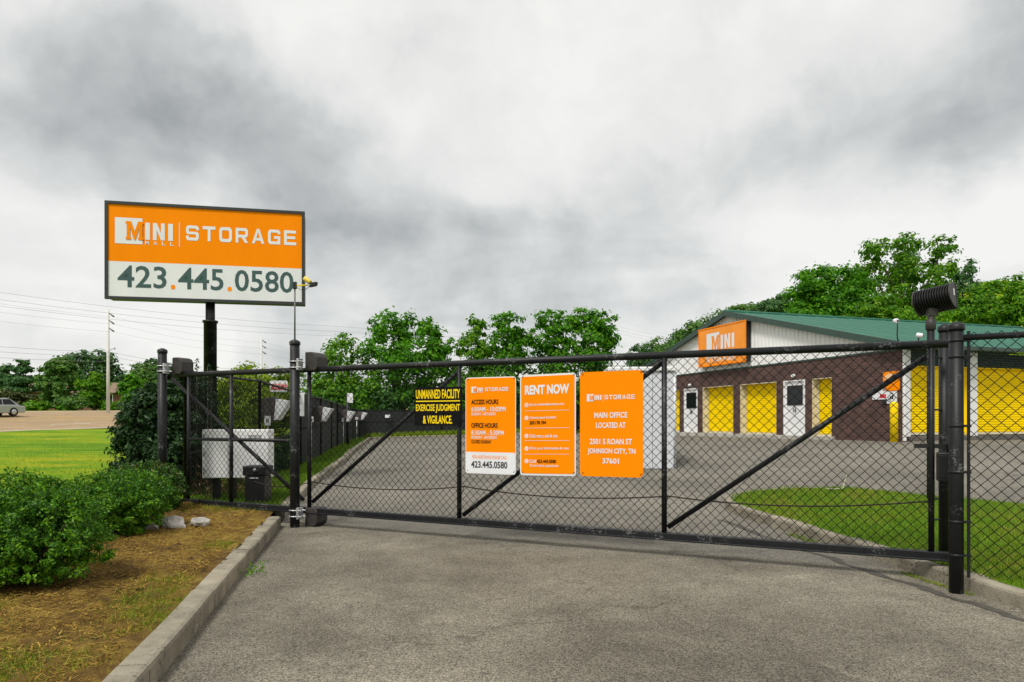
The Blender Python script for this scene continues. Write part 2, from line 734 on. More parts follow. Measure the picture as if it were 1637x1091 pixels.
# ---- lettering
def flat_from_curve(c):
    o = bpy.data.objects.new('tmp', c)
    me = bpy.data.meshes.new_from_object(o)
    vs = [(v.co.x, v.co.y) for v in me.vertices]
    fs = [tuple(p.vertices) for p in me.polygons]
    bpy.data.objects.remove(o)
    bpy.data.meshes.remove(me)
    bpy.data.curves.remove(c)
    return vs, fs


_tc = {}


def text_shape(s, bold=.015, space=1.0):
    k = (s, bold, space)
    if k not in _tc:
        c = bpy.data.curves.new('t', 'FONT')
        c.body = s
        c.offset = bold
        c.space_character = space
        c.resolution_u = 3
        _tc[k] = flat_from_curve(c)
    return _tc[k]


def poly_shape(loops):
    c = bpy.data.curves.new('p', 'CURVE')
    c.dimensions = '2D'
    c.fill_mode = 'BOTH'
    for pts in loops:
        s = c.splines.new('POLY')
        s.points.add(len(pts) - 1)
        s.use_cyclic_u = True
        for p, q in zip(s.points, pts):
            p.co = (q[0], q[1], 0, 1)
    return flat_from_curve(c)


def put(mb, fn, shape, x, y, w, h, d=0.):
    """place a flat shape in box x..x+w, y..y+h (y measured DOWN from the frame's origin), d in front"""
    vs, fs = shape
    x0, x1 = min(v[0] for v in vs), max(v[0] for v in vs)
    y0, y1 = min(v[1] for v in vs), max(v[1] for v in vs)
    P = [fn(x + (a - x0) / (x1 - x0) * w, -d, -(y + h) + (b - y0) / (y1 - y0) * h) for a, b in vs]
    mb.face_block(P, fs)


def put_text(mb, fn, s, x, y, w, h, d=0., bold=.015, space=1.0):
    put(mb, fn, text_shape(s, bold, space), x, y, w, h, d)


def put_rect(mb, fn, x, y, w, h, d=0.):
    mb.face_block([fn(x, -d, -y), fn(x + w, -d, -y), fn(x + w, -d, -y - h), fn(x, -d, -y - h)], [(0, 1, 2, 3)])


def round_rect(w, h, r, x=0., y=0., n=5):
    pts = []
    for cx, cy, a0 in ((x + w - r, y + h - r, 0), (x + r, y + h - r, 90), (x + r, y + r, 180), (x + w - r, y + r, 270)):
        for i in range(n + 1):
            a = R(a0 + 90 * i / n)
            pts.append((cx + r * math.cos(a), cy + r * math.sin(a)))
    return pts


EXT = {  # wide square-shouldered capitals
    'T': [[(0, .8), (1, .8), (1, .63), (.61, .63), (.61, 0), (.39, 0), (.39, .63), (0, .63)]],
    'E': [[(0, 0), (0, .8), (.95, .8), (.95, .64), (.22, .64), (.22, .48), (.9, .48), (.9, .33), (.22, .33), (.22, .16), (.97, .16), (.97, 0)]],
    'O': [[(.15, 0), (.85, 0), (1, .13), (1, .67), (.85, .8), (.15, .8), (0, .67), (0, .13)],
          [(.28, .17), (.72, .17), (.78, .22), (.78, .58), (.72, .63), (.28, .63), (.22, .58), (.22, .22)]],
    'S': [[(0, .25), (0, .13), (.13, 0), (.87, 0), (1, .12), (1, .36), (.88, .47), (.25, .47), (.22, .5), (.22, .6), (.26, .64), (.76, .64),
           (.79, .6), (.79, .56), (1, .56), (1, .68), (.87, .8), (.13, .8), (0, .68), (0, .44), (.12, .33), (.75, .33), (.78, .3), (.78, .2), (.75, .16),
           (.25, .16), (.21, .2), (.21, .25)]],
    'G': [[(1, .56), (.79, .56), (.79, .6), (.75, .64), (.26, .64), (.22, .6), (.22, .2), (.26, .16), (.78, .16), (.78, .3), (.5, .3), (.5, .45),
           (1, .45), (1, 0), (.15, 0), (0, .13), (0, .67), (.15, .8), (.86, .8), (1, .68)]],
    'R': [[(0, 0), (0, .8), (.85, .8), (.98, .68), (.98, .4), (.87, .3), (.74, .29), (1, 0), (.74, 0), (.48, .28), (.22, .28), (.22, 0)],
          [(.22, .64), (.22, .44), (.74, .44), (.77, .47), (.77, .61), (.74, .64)]],
    'A': [[(0, 0), (.4, .8), (.62, .8), (1.02, 0), (.78, 0), (.71, .16), (.3, .16), (.23, 0)], [(.37, .31), (.65, .31), (.51, .62)]],
}
EXT = {k: poly_shape(v) for k, v in EXT.items()}
SLABM = poly_shape([[(0, 0), (0, .14), (.06, .14), (.06, .86), (0, .86), (0, 1), (.30, 1), (.50, .45), (.70, 1), (1, 1), (1, .86), (.94, .86), (.94, .14),
                     (1, .14), (1, 0), (.70, 0), (.70, .14), (.75, .14), (.75, .66), (.55, .0), (.45, 0), (.25, .66), (.25, .14), (.30, .14), (.30, 0)]])
NSHAPE = poly_shape([[(0, 0), (0, 1), (.34, 1), (.68, .42), (.68, 1), (1, 1), (1, 0), (.68, 0), (.32, .60), (.32, 0)]])


def storage_word(mb, fn, x, y, w, h, d):
    n, gap = 7, .30
    cw = w / (n + gap * (n - 1))
    for i, ch in enumerate('STORAGE'):
        put(mb, fn, EXT[ch], x + i * cw * (1 + gap), y, cw, h, d)


def logo(fn, x, y, W, parent, base_mat, storage=True, divider=True, mall=True, k=1.0, d=.002, split=False):
    """white block with an M cut through its right edge, INI beside it, wide STORAGE after a rule"""
    a = MB()
    put_rect(a, fn, x, y, .146 * W, .15 * W, d)
    a.build('logo_block', WHITE, parent, fix=False)
    b = MB()
    put(b, fn, SLABM, x + .058 * W, y + .02 * W, .094 * W, .105 * W, d * 2)
    b.build('logo_initial', base_mat, parent, fix=False)
    c = MB()
    put_rect(c, fn, x + .160 * W, y + .023 * W, .026 * W, .099 * W, d)
    put(c, fn, NSHAPE, x + .202 * W, y + .023 * W, .064 * W, .099 * W, d)
    put_rect(c, fn, x + .284 * W, y + .023 * W, .026 * W, .099 * W, d)
    if mall:
        for i, ch in enumerate('MALL'):
            put_text(c, fn, ch, x + (.160 + i * .045) * W, y + .129 * W, .020 * W, .021 * W, d, .01)
    if divider:
        put_rect(c, fn, x + .343 * W, y + .012 * W, .004 * W, .142 * W, d)
    if storage:
        storage_word(c, fn, x + .381 * W, y + .026 * W, .619 * W, .088 * W, d)
    if split:
        c.build_split('letter', WHITE, parent)
    else:
        c.build('logo_lettering', WHITE, parent, fix=False, kind='stuff')


# ------------------------------------------------------------------ ground heights
GL = Vector((-3.0, 9.74, 0))
GU = Vector((.904, -.427, 0)).normalized()
GN = Vector((.427, .904, 0)).normalized()


def sst(x, a, b):
    t = np.clip((x - a) / (b - a), 0, 1)
    return t * t * (3 - 2 * t)


def zf(x, y):
    """paved yard: level at the gate, climbing behind it"""
    x, y = np.asarray(x, float), np.asarray(y, float)
    d = (x - GL.x) * GN.x + (y - GL.y) * GN.y
    return sst(d, -.5, 11.) * np.clip(.55 + .024 * x, .30, .86)


def kx(y):
    """left edge of the paving"""
    return np.interp(y, [-8, 3.9, 5.08, 6.43, 9.86, 11, 14, 19, 26, 36, 42, 60], [.5, -2.03, -2.29, -2.59, -3.31, -3.6, -4.1, -4.6, -5.8, -7.6, -8.7, -11])


def pq(x, y):
    return -.954 * x + .3 * y, .3 * x + .954 * y


def zl(x, y):
    """verge, lawn and the banked road"""
    p, q = pq(np.asarray(x, float), np.asarray(y, float))
    z = .115 + .0160 * np.clip(p - 3.5, 0, 38.5)
    z = z + .088 * np.clip(p - 42, 0, 14) + .004 * np.clip(p - 56, 0, 120)
    z = z + .02 * (np.clip(q, -40, 170) - 30) * sst(p, 18, 40)
    return z


def hill(x, y):
    x, y = np.asarray(x, float), np.asarray(y, float)
    return np.clip((x - 14) * .36, 0, 22) * sst(y, 48, 115) + 1.4 * sst(x, 12, 26) * sst(y, 44, 60)


def zt(x, y):
    x, y = np.asarray(x, float), np.asarray(y, float)
    k = kx(y)
    w = sst(x, k - 1.9, k - .3)
    far = sst(y, 41, 47)
    return zl(x, y) * (1 - w) + (zf(x, y) - .07 * (1 - far) + hill(x, y)) * w


def T(x, y):
    return float(zt(x, y))


xs = np.concatenate([-np.geomspace(1500, 16, 40), np.arange(-15.5, 14, .5), np.geomspace(14.5, 1500, 46)])
ys = np.concatenate([-np.geomspace(300, 6, 10), np.arange(-5, 50, .6), np.geomspace(51, 2500, 60)])
gx, gy = np.meshgrid(xs, ys)
gz = zt(gx, gy)
V = np.stack([gx.ravel(), gy.ravel(), gz.ravel()], 1)
nx, ny = len(xs), len(ys)
ii = (np.arange(ny - 1)[:, None] * nx + np.arange(nx - 1)[None, :]).ravel()
F = np.stack([ii, ii + 1, ii + nx + 1, ii + nx], 1)
lawn = raw_mesh('lawn_ground', V, F, LAWN, kind='structure', smooth=True)


def in_poly(x, y, poly):
    c = np.zeros(len(x), bool)
    n = len(poly)
    for i in range(n):
        x0, y0 = poly[i]
        x1, y1 = poly[(i + 1) % n]
        k = ((y0 > y) != (y1 > y)) & (x < (x1 - x0) * (y - y0) / (y1 - y0 + 1e-12) + x0)
        c ^= k
    return c


def sheet(name, poly, zfn, step, mat, lift=0., kind='structure', jitter=.0):
    """a ground sheet filling poly, following zfn"""
    P = []
    n = len(poly)
    for i in range(n):
        a, b = Vector(poly[i]), Vector(poly[(i + 1) % n])
        k = max(1, int((b - a).length / step))
        P += [a.lerp(b, j / k) for j in range(k)]
    nb = len(P)
    E_ = [(i, (i + 1) % nb) for i in range(nb)]
    xa = np.arange(min(p[0] for p in poly), max(p[0] for p in poly), step)
    ya = np.arange(min(p[1] for p in poly), max(p[1] for p in poly), step)
    X, Y = [a.ravel() for a in np.meshgrid(xa, ya)]
    X = X + rng.uniform(-.1, .1, len(X)) * step
    Y = Y + rng.uniform(-.1, .1, len(Y)) * step
    k = in_poly(X, Y, poly)
    P += [Vector((a, b)) for a, b in zip(X[k], Y[k])]
    vo, eo, fo, *_ = delaunay_2d_cdt(P, E_, [], 1, 1e-5)
    xv = np.array([v[0] for v in vo])
    yv = np.array([v[1] for v in vo])
    z = zfn(xv, yv) + lift
    if jitter:
        z = z + rng.normal(0, jitter, len(z))
    Fx = np.array([f for f in fo if len(f) == 3])
    return raw_mesh(name, np.stack([xv, yv, z], 1), Fx, mat, kind=kind, smooth=True)


def gate_pt(t, d, z):
    return GL + GU * t + GN * d + Vector((0, 0, z))


gA = Vector((-3.42, 10.2, 0))
gB = gate_pt(9.6, .35, 0)
drive = [(.5, -8), (-2.03, 3.9), (-2.29, 5.08), (-2.59, 6.43), (-3.30, 9.7), (gA.x, gA.y), (gB.x, gB.y), (6.5, 0), (7, -8)]
lot = [(gA.x, gA.y), (-3.6, 11), (-4.1, 14), (-4.6, 19), (-5.8, 26), (-7.6, 36), (-8.5, 41), (2, 43.6), (10, 46), (48, 58), (48, 0), (9, 2), (gB.x, gB.y)]
sheet('driveway', drive, zf, .5, ASPH)
sheet('parking_lot', lot, zf, .8, ASPH2)

# raised grass island on the right, planting bed and inner grass strip on the left
isl = [(5.4, -6), (4.35, 2), (4.07, 5.0), (4.0, 6), (3.85, 7.3), (3.66, 8.2), (3.42, 9.2), (3.24, 9.9), (3.22, 10.4), (3.38, 10.8), (3.8, 11.12), (4.5, 11.25), (5.4, 10.95),
       (6.1, 10.05), (6.95, 9.2), (8.5, 7.9), (11, 6), (15, 3.5), (15, -6)]


def inset(poly, w):
    n = len(poly)
    area = sum(poly[i][0] * poly[(i + 1) % n][1] - poly[(i + 1) % n][0] * poly[i][1] for i in range(n))
    sg = 1 if area > 0 else -1
    out = []
    for i in range(n):
        a, b, c = Vector(poly[i - 1]), Vector(poly[i]), Vector(poly[(i + 1) % n])
        n1 = Vector((-(b - a).y, (b - a).x)).normalized() * sg
        n2 = Vector((-(c - b).y, (c - b).x)).normalized() * sg
        m = (n1 + n2)
        m = m / max(.5, m.length_squared / 2)
        out.append(tuple(b + m * w))
    return out


isl_in = inset(isl, .10)


def z_isl(x, y):
    return zf(x, y) + .135 + .03 * sst(x, 4.2, 6.0)


sheet('island_ground', isl_in, z_isl, .5, TURF2)


def kx_in(y):
    return kx(y) - .14


bed_y = [-6, 0, 3.9, 5.08, 6.43, 8.2, 9.86]
bed = [(float(kx_in(y)), y) for y in bed_y] + [(-3.38, 10.25), (-4.2, 10.7), (-5.3, 11.0), (-6.6, 11.2), (-6.6, 8.5), (-6.2, 6.5), (-5.3, 4.5), (-4.6, 2), (-3, -6)]


def z_bed(x, y):
    x, y = np.asarray(x, float), np.asarray(y, float)
    return np.maximum(zl(x, y), .118) + .003 + .018 * np.sin(x * 3.1 + y * 1.3) * np.sin(y * 2.3 - x) * sst(kx(y) - x, .15, .8)


sheet('planting_bed', bed, z_bed, .10, MULCH, jitter=.015)
strip = [(-3.40, 10.2)] + [(float(kx_in(y)), y) for y in (11, 14, 19, 26, 36, 41)] + [(-9.3, 41), (-7.4, 30), (-6.2, 24), (-5.6, 19), (-5.6, 14), (-5.6, 11.3), (-4.4, 10.8)]


def z_strip(x, y):
    return zf(x, y) + .125


sheet('verge_ground', strip, z_strip, .5, LAWN)

# kerbs: cast in lengths with open joints


def kerb(name, pts, w, h, sec, mat=CONC, flip=1, zfn=zf):
    root = struct(name, (pts[0][0], pts[0][1], 0))
    P = [Vector(p) for p in pts]
    cum = [0]
    for a, b in zip(P, P[1:]):
        cum.append(cum[-1] + (b - a).length)

    def at(s):
        xx = float(np.interp(s, cum, [p.x for p in P]))
        yy = float(np.interp(s, cum, [p.y for p in P]))
        return Vector((xx, yy))
    s0 = 0
    while s0 < cum[-1] - .05:
        s1 = min(s0 + sec, cum[-1])
        mb = MB()
        k = max(2, int((s1 - s0) / .35))
        prof = [(0, -.15), (0, h - .03), (.008, h - .010), (.03, h), (w - .015, h + .002), (w, h - .012), (w, -.15)]
        rings = []
        for i in range(k + 1):
            s = s0 + .006 + (s1 - s0 - .012) * i / k
            c = at(s)
            t = (at(min(s + .3, cum[-1])) - at(max(s - .3, 0))).normalized()
            nrm = Vector((-t.y, t.x)) * flip
            z = float(zfn(c.x, c.y))
            jit = random.gauss(0, .0025)
            rings.append([Vector((c.x + nrm.x * (a + jit), c.y + nrm.y * (a + jit), z + b + (jit if b > 0 else 0))) for a, b in prof])
        m = len(prof)
        vs = [v for r_ in rings for v in r_]
        fs = [(i * m + j, i * m + j + 1, (i + 1) * m + j + 1, (i + 1) * m + j) for i in range(k) for j in range(m - 1)]
        fs += [tuple(range(m)), tuple(k * m + j for j in reversed(range(m)))]
        mb.face_block(vs, fs)
        mb.build('kerb_section', mat, root)
        s0 = s1
    return root


kerb('kerb', [(.5, -8), (-2.03, 3.9), (-2.29, 5.08), (-2.59, 6.43), (-3.26, 9.62)], .175, .15, 1.72)
kerb('yard_kerb', [(-3.47, 10.45), (-3.6, 11), (-4.1, 14), (-4.6, 19), (-5.8, 26), (-7.6, 36), (-8.5, 41), (2, 43.6)], .15, .13, 3.0)
kerb('island_kerb', isl[:-1], .16, .135, 3.05, flip=-1)

# gutter dirt along the right-hand kerb: a thin damp silt line
mb = MB()
gp = [(4.02, 4.4), (3.80, 5.4), (3.69, 6.1), (3.52, 6.8), (3.42, 7.4), (3.22, 8.2), (2.95, 9.6)]
rowa, rowb = [], []
for i in range(60):
    s = i / 59 * 6
    x = float(np.interp(s, range(7), [p[0] for p in gp])) + .03 * math.sin(i * .7) + random.gauss(0, .008)
    y = float(np.interp(s, range(7), [p[1] for p in gp]))
    wd = .035 + .03 * math.sin(i * .35 + 1) ** 2 + random.uniform(0, .02)
    rowa.append(Vector((x - wd, y, float(zf(x, y)) + .004)))
    rowb.append(Vector((x + wd * .5, y, float(zf(x, y)) + .004)))
mb.face_block(rowa + rowb, [(i, i + 1, 61 + i, 60 + i) for i in range(59)])
mb.build('gutter_silt', M('damp_silt', (.060, .054, .042), .8, var=.4, scale=9), None, kind='structure')


# ------------------------------------------------------------------ road
def road_strip(mb, p0, p1, q0, q1, lift, n=24):
    vs = []
    for i in range(n + 1):
        q = q0 + (q1 - q0) * i / n
        for p in (p0, p1):
            x, y = -.954 * p + .3 * q, .3 * p + .954 * q
            vs.append(Vector((x, y, .731 + .088 * (p - 42) + .02 * (q - 30) + lift)))
    mb.face_block(vs, [(2 * i, 2 * i + 1, 2 * i + 3, 2 * i + 2) for i in range(n)])


ROAD = struct('road', (-30, 50, 0))
mb = MB()
road_strip(mb, 42, 56, -38, 168, .05)
mb.build('road_surface', ROADM, ROAD)
mb = MB()
for p in (42.45, 55.5):
    road_strip(mb, p - .07, p + .07, -38, 168, .056)
for p in (45.3, 52.8):
    for q in range(-36, 165, 12):
        road_strip(mb, p - .07, p + .07, q, q + 3.2, .056, 2)
mb.build_split('lane_marking', PAINT_W, ROAD)
mb = MB()
for p in (47.9, 50.4):
    road_strip(mb, p - .06, p + .06, -38, 168, .056)
    for q in range(-33, 165, 12):
        road_strip(mb, p + .16, p + .28, q, q + 3.2, .056, 2)
mb.build_split('lane_marking', PAINT_Y, ROAD)

# ------------------------------------------------------------------ cantilever gate
GATE = thing('cantilever_gate', gate_pt(3.9, 0, .2), 'long black sliding chain link gate with four signs hanging across the driveway', 'gate')
ZT, ZB = 2.217, .238
mb = MB()
mb.tube([gate_pt(-2.62, 0, ZT), gate_pt(7.84, 0, ZT)], .040, 14)
mb.build('top_rail', BLACK, GATE)
mb = MB()
mb.obox(gate_pt, (-2.45, 7.84), (-.045, .045), (ZB - .055, ZB + .025))
mb.obox(gate_pt, (-2.45, 7.84), (-.075, -.0455), (ZB - .055, ZB - .035))
mb.build('bottom_rail', BLACK, GATE, bevel=.006)
for t in (-2.30, -1.38, .14, 2.58, 5.175, 7.70):
    mb = MB()
    mb.tube([gate_pt(t, 0, ZB + .02), gate_pt(t, 0, ZT - .03)], .030 if -2 < t < 7 else .026, 12)
    mb.build('upright', BLACK, GATE)
mb = MB()
mb.tube([gate_pt(-2.28, .0, 1.205), gate_pt(-.05, 0, 1.205)], .026, 10)
mb.build('middle_rail', BLACK, GATE)
for a, b in (((.17, .34), (2.55, 2.12)), ((2.62, .30), (5.15, 2.14)), ((5.21, .32), (7.66, 2.10)), ((-2.72, 2.16), (-.0, .36))):
    mb = MB()
    mb.tube([gate_pt(a[0], .035, a[1]), gate_pt(b[0], .035, b[1])], .028, 12)
    mb.build('diagonal_brace', BLACK, GATE)


def chain_link(fn, t0, t1, z0, z1, r=.0032, cell=.1, d=0.):
    """woven wire: zigzag strands that hook over their neighbours; fn(t,d,z)"""
    h = cell / 2
    n = int(round((t1 - t0) / h))
    rows = int(round((z1 - z0) / h))
    hx, hz = (t1 - t0) / n, (z1 - z0) / rows
    j = np.arange(rows + 1)
    VS, FS = [], []
    off = 0
    O = np.array(fn(0, d, 0))
    ux = np.array(fn(1, d, 0)) - O
    un = np.array(fn(0, d + 1, 0)) - O
    for k in range(n):
        a = (j + k) % 2
        x = t0 + (k + a) * hx + np.where(a == 1, .35, -.35) * r
        dd = np.where(a == 1, 1, -1) * r * .9
        z = z0 + j * hz
        c = O + x[:, None] * ux + dd[:, None] * un + z[:, None] * np.array((0, 0, 1.))
        ring = []
        for q in range(4):
            ang = math.pi / 2 * q
            ring.append(c + (math.cos(ang) * ux + math.sin(ang) * un) * r * 1.2)
        Vv = np.stack(ring, 1).reshape(-1, 3)
        i0 = (np.arange(rows) * 4)[:, None]
        q = np.arange(4)[None, :]
        Fv = np.stack([i0 + q, i0 + (q + 1) % 4, i0 + 4 + (q + 1) % 4, i0 + 4 + q], -1).reshape(-1, 4)
        VS.append(Vv)
        FS.append(Fv + off)
        off += len(Vv)
    return np.concatenate(VS), np.concatenate(FS)


va, fa = chain_link(gate_pt, -2.26, -.02, ZB + .02, ZT - .03, r=.0037, cell=.098)
vb, fb = chain_link(gate_pt, .14, 7.68, ZB + .02, ZT - .03, r=.0037, cell=.098)
raw_mesh('chain_link_mesh', np.concatenate([va, vb]), np.concatenate([fa, fb + len(va)]), BLACK2, GATE, kind='stuff', smooth=True)
# drive chain of the gate opener, sagging between its hooks
hooks = [(-1.0, .58), (.09, .62), (2.60, .655), (5.2, .655), (7.66, .72)]
mb = MB()
pts = []
for (a, za), (b, zb) in zip(hooks, hooks[1:]):
    for i in range(14):
        f = i / 14
        pts.append(gate_pt(a + (b - a) * f, .09, za + (zb - za) * f - .075 * 4 * f * (1 - f)))
pts.append(gate_pt(7.66, .09, .72))
mb.tube(pts, .008, 6)
mb.tube([gate_pt(7.66, .085, .72), gate_pt(7.70, .02, .72)], .012, 6)
for t, z in hooks[2:4]:
    mb.tube([gate_pt(t, .09, z - .005), gate_pt(t - .01, .02, z - .005)], .007, 6)
    mb.tube([gate_pt(t, .09, z), gate_pt(t - .05, .05, z - .2)], .005, 6)
mb.build('drive_chain', M('rusty_chain', (.045, .030, .022), .7, .3, var=.4, scale=30), GATE)


# gate posts with guide rollers
def post_shape(base, z1, r, parent, capd=.018):
    x, y, z = base
    mb = MB()
    mb.lathe((x, y, z), [(r, -.25), (r, z1 - z)], 22)
    mb.build('post', BLACK, parent)
    mb = MB()
    mb.lathe((x, y, z1 - .045), [(r + .008, 0), (r + .010, .01), (r + .009, .045), (r * .82, .06), (r * .45, .072), (.004, .078)], 22)
    mb.build('cap', BLACK, parent)


def roller_post(pt, d, z1, zr, label, top_d=.035):
    base = gate_pt(pt, d, 0)
    gz_ = max(0.0, float(zf(base.x, base.y)))
    P = thing('gate_post', (base.x, base.y, gz_), label, 'gate post', 'gate posts that carry the roller housings')
    post_shape((base.x, base.y, gz_), z1, .066, P)
    for zc in zr:
        # housing: rounded hood wrapped over the rail
        s = 1 if zc > 1 else -1
        out = [(-.11, -.13), (.07, -.13), (.105, -.09), (.105, .06), (.07, .115), (.0, .135), (-.11, .135)]
        mb = MB()
        mb.prism(lambda u, dd, z: gate_pt(pt + .20 + u, dd, zc + s * z + .055 * s), out, d + .10, .16)
        hb = mb.build('roller_housing', PLASTIC, P, bevel=.014)
        mb = MB()
        fnp = frame((base.x, base.y, zc), GU, GN)
        mb.obox(fnp, (.068, .105), (-.05, .05), (-.07, .09))
        mb.build('bracket', GALV, P, bevel=.004)
        for zz in (zc - .035, zc + .05):
            mb = MB()
            ring = [fnp(math.cos(a) * .074, math.sin(a) * .074, zz - zc) for a in np.linspace(R(35), R(325), 22)]
            mb.tube([fnp(.16, .043, zz - zc)] + ring + [fnp(.16, -.043, zz - zc)], .0085, 8)
            cl = mb.build('clamp', GALV, P)
            mb = MB()
            for s2 in (-1, 1):
                mb.lathe(fnp(.105, .043 * s2, zz - zc), [(.017, 0), (.017, .016)], 6, axis=GU)
            mb.build_split('nut', GALV, cl)
    return P


roller_post(.03, -.17, 2.60, (2.27, .19), 'black gate post beside the kerb end with a thin mast on top')
roller_post(-2.68, -.17, 2.60, (2.30,), 'black gate post behind the clipped bushes left of the gate tail')

# latch-end posts on the right
lp = gate_pt(7.83, -.51, 0)
LP = thing('latch_post', (lp.x, lp.y, 0.0), 'thick black domed post where the gate closes beside the kerb', 'gate post')
post_shape((lp.x, lp.y, 0.0), 2.325, .056, LP)
for z in (.33, .62, 1.05, 1.45, 2.05, 2.19):
    mb = MB()
    mb.lathe((lp.x, lp.y, z), [(.0585, -.012), (.060, 0), (.0585, .012)], 20)
    mb.obox(lambda u, d, w: gate_pt(7.83 + u, -.51 + d, z + w), (.0, .11), (-.012, .012), (-.011, .011))
    mb.build('tension_band', BLACK, LP)
l2 = gate_pt(7.83, .22, 0)
L2 = thing('latch_post', (l2.x, l2.y, .12), 'thinner black post standing in the grass just behind the gate end', 'gate post')
post_shape((l2.x, l2.y, .12), 2.40, .046, L2)
mb = MB()
mb.obox(lambda u, d, z: gate_pt(7.80 + u, -.02 + d, z), (-.06, .06), (-.06, .06), (.93, 1.20))
bx_ = mb.build('latch_box', DARKMET, L2, bevel=.012)
mb = MB()
mb.obox(lambda u, d, z: gate_pt(7.80 + u, -.02 + d, z), (-.045, .045), (-.068, -.0605), (.96, 1.17))
mb.build('cover_plate', BLACK, bx_, bevel=.004)
mb = MB()
mb.obox(lambda u, d, z: gate_pt(7.86 + u, .02 + d, z), (-.30, .02), (-.03, .03), (1.235, 1.275))
mb.tube([gate_pt(7.84, -.02, 1.20), gate_pt(7.84, -.02, 1.36)], .022, 10)
mb.build('latch_arm', DARKMET, L2)
for z in (.55, .75, 1.60, 2.10):
    mb = MB()
    mb.tube([gate_pt(7.83, .22, z), gate_pt(7.70, .03, z)], .010, 6)
    mb.build('receiver_rod', DARKMET, L2)

# fence that carries on to the right of the latch post
FR = thing('chain_link_fence', gate_pt(9.6, -.12, .1), 'black chain link fence to the right of the latch post', 'fence')


def fr(t, d, z):
    return gate_pt(t - .21, d - .51, z)


mb = MB()
mb.tube([fr(8.09, 0, 2.215), fr(11.5, 0, 2.24)], .027, 12)
mb.build('top_rail', BLACK, FR)
mb = MB()
mb.obox(fr, (8.118, 8.142), (-.006, .006), (.14, 2.27))
mb.build('tension_bar', BLACK, FR)
for t in (11.0,):
    mb = MB()
    b = fr(t, .06, 0)
    mb.lathe((b.x, b.y, .0), [(.04, 0), (.04, 2.24)], 14)
    mb.build('post', BLACK, FR)
v_, f_ = chain_link(fr, 8.12, 11.4, .16, 2.26, r=.0037, cell=.098)
raw_mesh('chain_link_mesh', v_, f_, BLACK2, FR, kind='stuff', smooth=True)


# ------------------------------------------------------------------ signs on the gate
def gate_sign(t0, t1, ztop, zbot, label, matface, matback=None, tilt=0., rad=.035, name='gate_sign', border=0.0):
    w, h = t1 - t0, ztop - zbot
    o = gate_pt(t0, -.062, ztop)
    u = (GU * w + Vector((0, 0, tilt))).normalized()
    root = thing(name, gate_pt((t0 + t1) / 2, -.062, zbot), label, 'sign')

    def fn(a, d, z):
        return o + GU * a + GN * d + Vector((0, 0, z + tilt * a / w))
    mb = MB()
    mb.prism(fn, [(x, y - h) for x, y in round_rect(w, h, rad)], -.0, .004)
    mb.build('panel', matback or matface, root)
    if border:
        mb = MB()
        mb.prism(fn, [(x, y) for x, y in round_rect(w - border * 1.4, h - border * 2, rad * .8, border * .7, border - h)], -.003, -.0005)
        mb.build('face', matface, root)
    mb = MB()
    for a in (.03, w - .03):
        for z in (-.03, -h + .03):
            mb.tube([fn(a, -.006, z), fn(a + .012, -.008, z + .012), fn(a + .03 * (1 if a > .1 else -1), .05, z + .02)], .0035, 5)
    mb.build_split('cable_tie', BLKPRINT, root)
    return root, fn, w, h


sg, fn, w, h = gate_sign(1.95, 2.655, 1.922, 1.43, 'black sign with yellow capitals about an unmanned facility on gate', BLKPRINT, rad=.006)
mb = MB()
put_text(mb, fn, 'UNMANNED FACILITY', .022, .030, w - .05, .118, .003, .022)
put_rect(mb, fn, .022, .172, w - .05, .014, .003)
put_text(mb, fn, 'EXERCISE JUDGMENT', .022, .218, w - .05, .112, .003, .022)
put_text(mb, fn, '& VIGILANCE.', .13, .362, w - .27, .105, .003, .022)
mb.build('lettering', YELPRINT, sg, fix=False, kind='stuff')

sg, fn, w, h = gate_sign(2.705, 3.40, 2.030, .838, 'orange sign with access and office hours above a white phone strip', ORANGE, WHITE, border=.012, rad=.04)
mb = MB()
mb.prism(fn, [(x, y) for x, y in round_rect(w - .006, .265, .03, .003, -h + .003)], -.005, -.0005)
mb.build('phone_strip', WHITE, sg)
LX = .085
logo(fn, LX, .115, .51, sg, ORANGE, divider=False, d=.006)
mb = MB()
put_text(mb, fn, 'ACCESS HOURS', LX, .275, .375, .060, .006, .026)
put_text(mb, fn, 'OFFICE HOURS', LX, .565, .365, .060, .006, .026)
put_text(mb, fn, 'CLOSED SUNDAY', LX, .775, .280, .042, .006, .02)
mb.build('lettering', BLKPRINT, sg, fix=False, kind='stuff')
mb = MB()
put_text(mb, fn, '6:00AM - 10:00PM', LX, .365, .475, .058, .006, .012)
put_text(mb, fn, 'SUNDAY - SATURDAY', LX, .436, .345, .036, .006, .015)
put_text(mb, fn, '8:30AM - 5:30PM', LX, .655, .45, .058, .006, .012)
put_text(mb, fn, 'MONDAY - SATURDAY', LX, .725, .36, .036, .006, .015)
mb.build('lettering', WHITE, sg, fix=False, kind='stuff')
mb = MB()
put_text(mb, fn, 'FOR ASSISTANCE PLEASE CALL', LX + .015, .965, .48, .040, .0065, .01)
mb.build('lettering', ORANGE, sg, fix=False, kind='stuff')
mb = MB()
put_text(mb, fn, '423.445.0580', LX - .002, 1.035, .50, .085, .0065, .03)
mb.build('lettering', M('charcoal_print', (.03, .034, .036), .5), sg, fix=False, kind='stuff')

